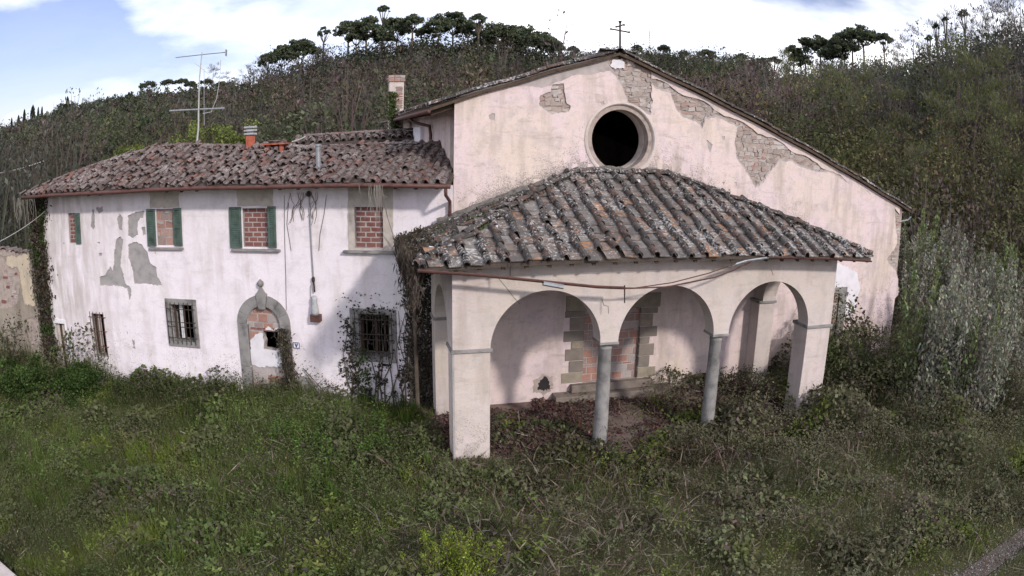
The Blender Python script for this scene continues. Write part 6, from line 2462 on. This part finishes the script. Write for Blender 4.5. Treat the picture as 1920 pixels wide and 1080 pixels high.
# ------------------------------------------------------------------ the woods
def woods(n_trees, az0, az1, d0, d1, cards, Hm, kinds, size, spacing_fn=None):
    cards, size = int(cards * 0.52), size * 1.33
    az_ = np.radians(rng.uniform(az0, az1, n_trees))
    dd = np.sqrt(rng.uniform(d0 ** 2, d1 ** 2, n_trees))
    Dm = np.interp(np.degrees(az_), AZ, RD)
    x = CAM[0] + dd * np.sin(az_)
    y = CAM[1] + dd * np.cos(az_)
    lx = (x - HO[0]) * HR[0] + (y - HO[1]) * HR[1]
    ly = (x - HO[0]) * HB[0] + (y - HO[1]) * HB[1]
    ok = (dd < Dm * 1.04) & ~((ly > -4) & (ly < 9) & (lx > -22) & (lx < 4)) & ~((x > XL - 8) & (x < XR + 4) & (y < 22))
    if spacing_fn is not None:
        ok &= spacing_fn(x, y, dd, np.degrees(az_))
    x, y, dd = x[ok], y[ok], dd[ok]
    m = len(x)
    z = gz(x, y)
    pk = nz(x, y, 17.0) * 0.55 + nz2(x, y, 5.0) * 0.25 + rng.random(m) * 0.2
    out = []
    lo = 0.0
    order = np.argsort(np.argsort(pk)) / max(m - 1, 1)
    for kind, frac, base, var in kinds:
        s = (order >= lo) & (order < lo + frac)
        lo += frac
        k_ = int(s.sum())
        if not k_:
            continue
        H_ = Hm * np.exp(rng.normal(0, 0.22, k_))
        B = np.stack([x[s], y[s], z[s]], 1)
        pt = nz(x[s] + 500, y[s], 38.0)[:, None] - 0.5
        tc_ = np.asarray(base)[None] * np.exp(rng.normal(0, var * 1.2, (k_, 1))) * np.exp(rng.normal(0, 0.08, (k_, 3))) * np.exp(pt * np.array([[0.75, 0.55, 0.65]]))
        hu = (nz2(x[s], y[s] + 300, 29.0)[:, None] - 0.5) * np.array([[0.5, 0.0, 0.25]])
        tc_ = tc_ * np.exp(hu)
        sz = size * np.exp(rng.normal(0, 0.22, (k_, cards)))
        t = rng.random((k_, cards))
        a_ = rng.uniform(0, 2 * np.pi, (k_, cards))
        if kind == 'bare':
            r_ = (H_[:, None] * 0.27) * rng.random((k_, cards)) ** 0.5 * np.sin(np.clip(t * 0.72 + 0.25, 0, 1) * np.pi) ** 0.5
            zz = H_[:, None] * (0.12 + 0.86 * t)
            ax = np.stack([np.cos(a_) * 0.5, np.sin(a_) * 0.5, 0.8 + 0 * a_], -1) + rng.normal(0, 0.45, (k_, cards, 3))
            asp, s_ = 0.42, sz * 1.35
        elif kind == 'bud':
            r_ = (H_[:, None] * 0.26) * rng.random((k_, cards)) ** 0.3 * np.sin(np.clip(t * 0.85 + 0.15, 0, 1) * np.pi) ** 0.6
            zz = H_[:, None] * (0.15 + 0.85 * t)
            ax = rng.normal(0, 1, (k_, cards, 3))
            asp, s_ = 0.6, sz * 1.15
        else:
            r_ = (H_[:, None] * 0.30) * rng.random((k_, cards)) ** 0.3 * np.sin(np.clip(t * 0.8 + 0.2, 0, 1) * np.pi) ** 0.5
            zz = H_[:, None] * (0.05 + 0.80 * t)
            ax = rng.normal(0, 1, (k_, cards, 3))
            asp, s_ = 0.7, sz * 1.5
        P = np.stack([B[:, None, 0] + r_ * np.cos(a_), B[:, None, 1] + r_ * np.sin(a_), B[:, None, 2] + zz], -1)
        C = np.repeat(tc_[:, None], cards, 1) * np.exp(rng.normal(0, 0.08, (k_, cards, 1)))
        cen_ = B[:, None] + np.stack([0 * zz, 0 * zz, 0.45 * H_[:, None] + 0 * zz], -1)
        fo = unit((P - cen_).reshape(-1, 3)) + rng.normal(0, 0.2, (k_ * cards, 3)) + np.array([[0, 0, 0.25]])
        out.append(leaf_arrays(P.reshape(-1, 3), s_.ravel(), np.clip(C.reshape(-1, 3), 0.004, 0.4), ax.reshape(-1, 3), asp, fo))
        if kind == 'bare':                                       # pale trunks
            for lb in range(6):                                  # trunk and limbs reaching into the crown
                a2 = rng.uniform(0, 2 * np.pi, k_)
                tip = B + np.stack([np.cos(a2) * H_ * 0.16 * (lb > 0), np.sin(a2) * H_ * 0.16 * (lb > 0), H_ * rng.uniform(0.75, 1.0, k_)], 1)
                st = B + np.array([[0, 0, 1.0]]) * (H_ * (0.0 if lb == 0 else 0.25))[:, None]
                out.append(leaf_arrays((st + tip) / 2, np.linalg.norm(tip - st, axis=1), tint(k_, np.asarray(base) * 1.1, 0.2), tip - st, 0.022 if lb == 0 else 0.014, np.tile([[0.2, -1.0, 0]], (k_, 1)) + rng.normal(0, .3, (k_, 3))))
    return join(out)


KL = [('bare', 0.30, (0.080, 0.071, 0.060), 0.2), ('dark', 0.44, (0.058, 0.065, 0.039), 0.28), ('bare', 0.12, (0.095, 0.076, 0.068), 0.2), ('bud', 0.14, (0.078, 0.085, 0.043), 0.2)]
KR = [('bare', 0.38, (0.105, 0.090, 0.08), 0.2), ('dark', 0.24, (0.068, 0.076, 0.046), 0.25), ('bud', 0.18, (0.115, 0.125, 0.052), 0.28), ('bare', 0.20, (0.12, 0.098, 0.090), 0.2)]
KG = [('dark', 0.42, (0.062, 0.076, 0.033), 0.22), ('bud', 0.30, (0.085, 0.098, 0.042), 0.22), ('bare', 0.28, (0.085, 0.074, 0.063), 0.2)]
KD = [('dark', 0.70, (0.046, 0.052, 0.034), 0.25), ('bare', 0.30, (0.075, 0.066, 0.058), 0.2)]
KO = [('dark', 0.45, (0.090, 0.094, 0.070), 0.25), ('bare', 0.30, (0.095, 0.08, 0.066), 0.2), ('dark', 0.25, (0.052, 0.058, 0.038), 0.25)]
o = np_mesh('woodland', *join([woods(1000, -34, 33, 42, 95, 210, 6.5, KL, 0.21), woods(1000, -34, 33, 90, 160, 130, 7.0, KL, 0.33), woods(800, -8, 19, 150, 200, 90, 6.0, KD, 0.42), woods(340, -7, 18, 186, 205, 240, 8.6, KD, 0.36)]), M['leaf'])
tag(o, 'brown leafless woodland covering the hillside behind the house and church', 'woodland', kind='stuff')
o = np_mesh('right_woodland', *join([woods(1050, 30, 72, 31, 66, 290, 5.5, KG, 0.132), woods(350, 30, 62, 60, 85, 200, 6.5, KR, 0.21), woods(800, 28, 60, 75, 130, 170, 6.5, KR, 0.25), woods(260, 46, 62, 80, 122, 200, 9.5, KR, 0.26), woods(800, 26, 50, 120, 206, 120, 6.0, KR, 0.36)]), M['leaf'])
tag(o, 'mixed budding and bare woodland on the steep slope right of the church', 'woodland', kind='stuff')
field = lambda x, y, d, az: ~((az > -15.2) & (az < -9.5) & (d > 400)) & ~((az > 24.5) & (az < 31.5) & (d > 190) & (d < 300))
o = np_mesh('distant_woodland', *join([woods(1900, -34, -7, 150, 525, 75, 6.0, KO, 0.70, field), woods(1500, 17, 34, 150, 455, 60, 8.0, KL, 0.62, field)]), M['leaf'])
tag(o, 'olive groves and scrub on the far slopes', 'woodland', kind='stuff')

# radio mast far behind and the pole in the clearing
for u, v0, v1, D, w, nm, lab, c_ in ((1218, 58, 100, 455, 0.9, 'radio_mast', 'slim pale lattice mast on the distant ridge behind the cross', 'mast'),
                                     (1278, 126, 165, 230, 0.14, 'utility_pole', 'thin pale pole in the green clearing right of the gable', 'pole')):
    p0, p1 = at_px(u, v0, D), at_px(u, v1, D)
    e = empty(nm, p1.tolist(), 0, lab, c_)
    Hh = p0[2] - p1[2]
    if nm == 'radio_mast':
        for k in range(3):
            a = 2 * math.pi * k / 3
            b = MB()
            b.tube([(math.cos(a) * w, math.sin(a) * w, -3), (math.cos(a) * w * 0.4, math.sin(a) * w * 0.4, Hh)], 0.12, 5)
            b.build('leg', M['pale_cable'], e)
        for k in range(9):
            z = Hh * k / 9
            r_ = w * (1 - 0.6 * k / 9)
            b = MB()
            b.tube([(math.cos(a) * r_, math.sin(a) * r_, z + (0.8 if j % 2 else 0)) for j, a in enumerate(np.arange(0, 6.5, 2.094))], 0.08, 4)
            b.build('brace', M['pale_cable'], e)
    else:
        b = MB()
        b.tube([(0, 0, -2), (0, 0, Hh)], [w, w * 0.7], 7)
        b.build('shaft', M['pale_cable'], e)
        b = MB()
        b.tube([(-0.7, 0, Hh - 0.5), (0.7, 0, Hh - 0.5)], 0.06, 5)
        b.build('crossarm', M['pale_cable'], e)
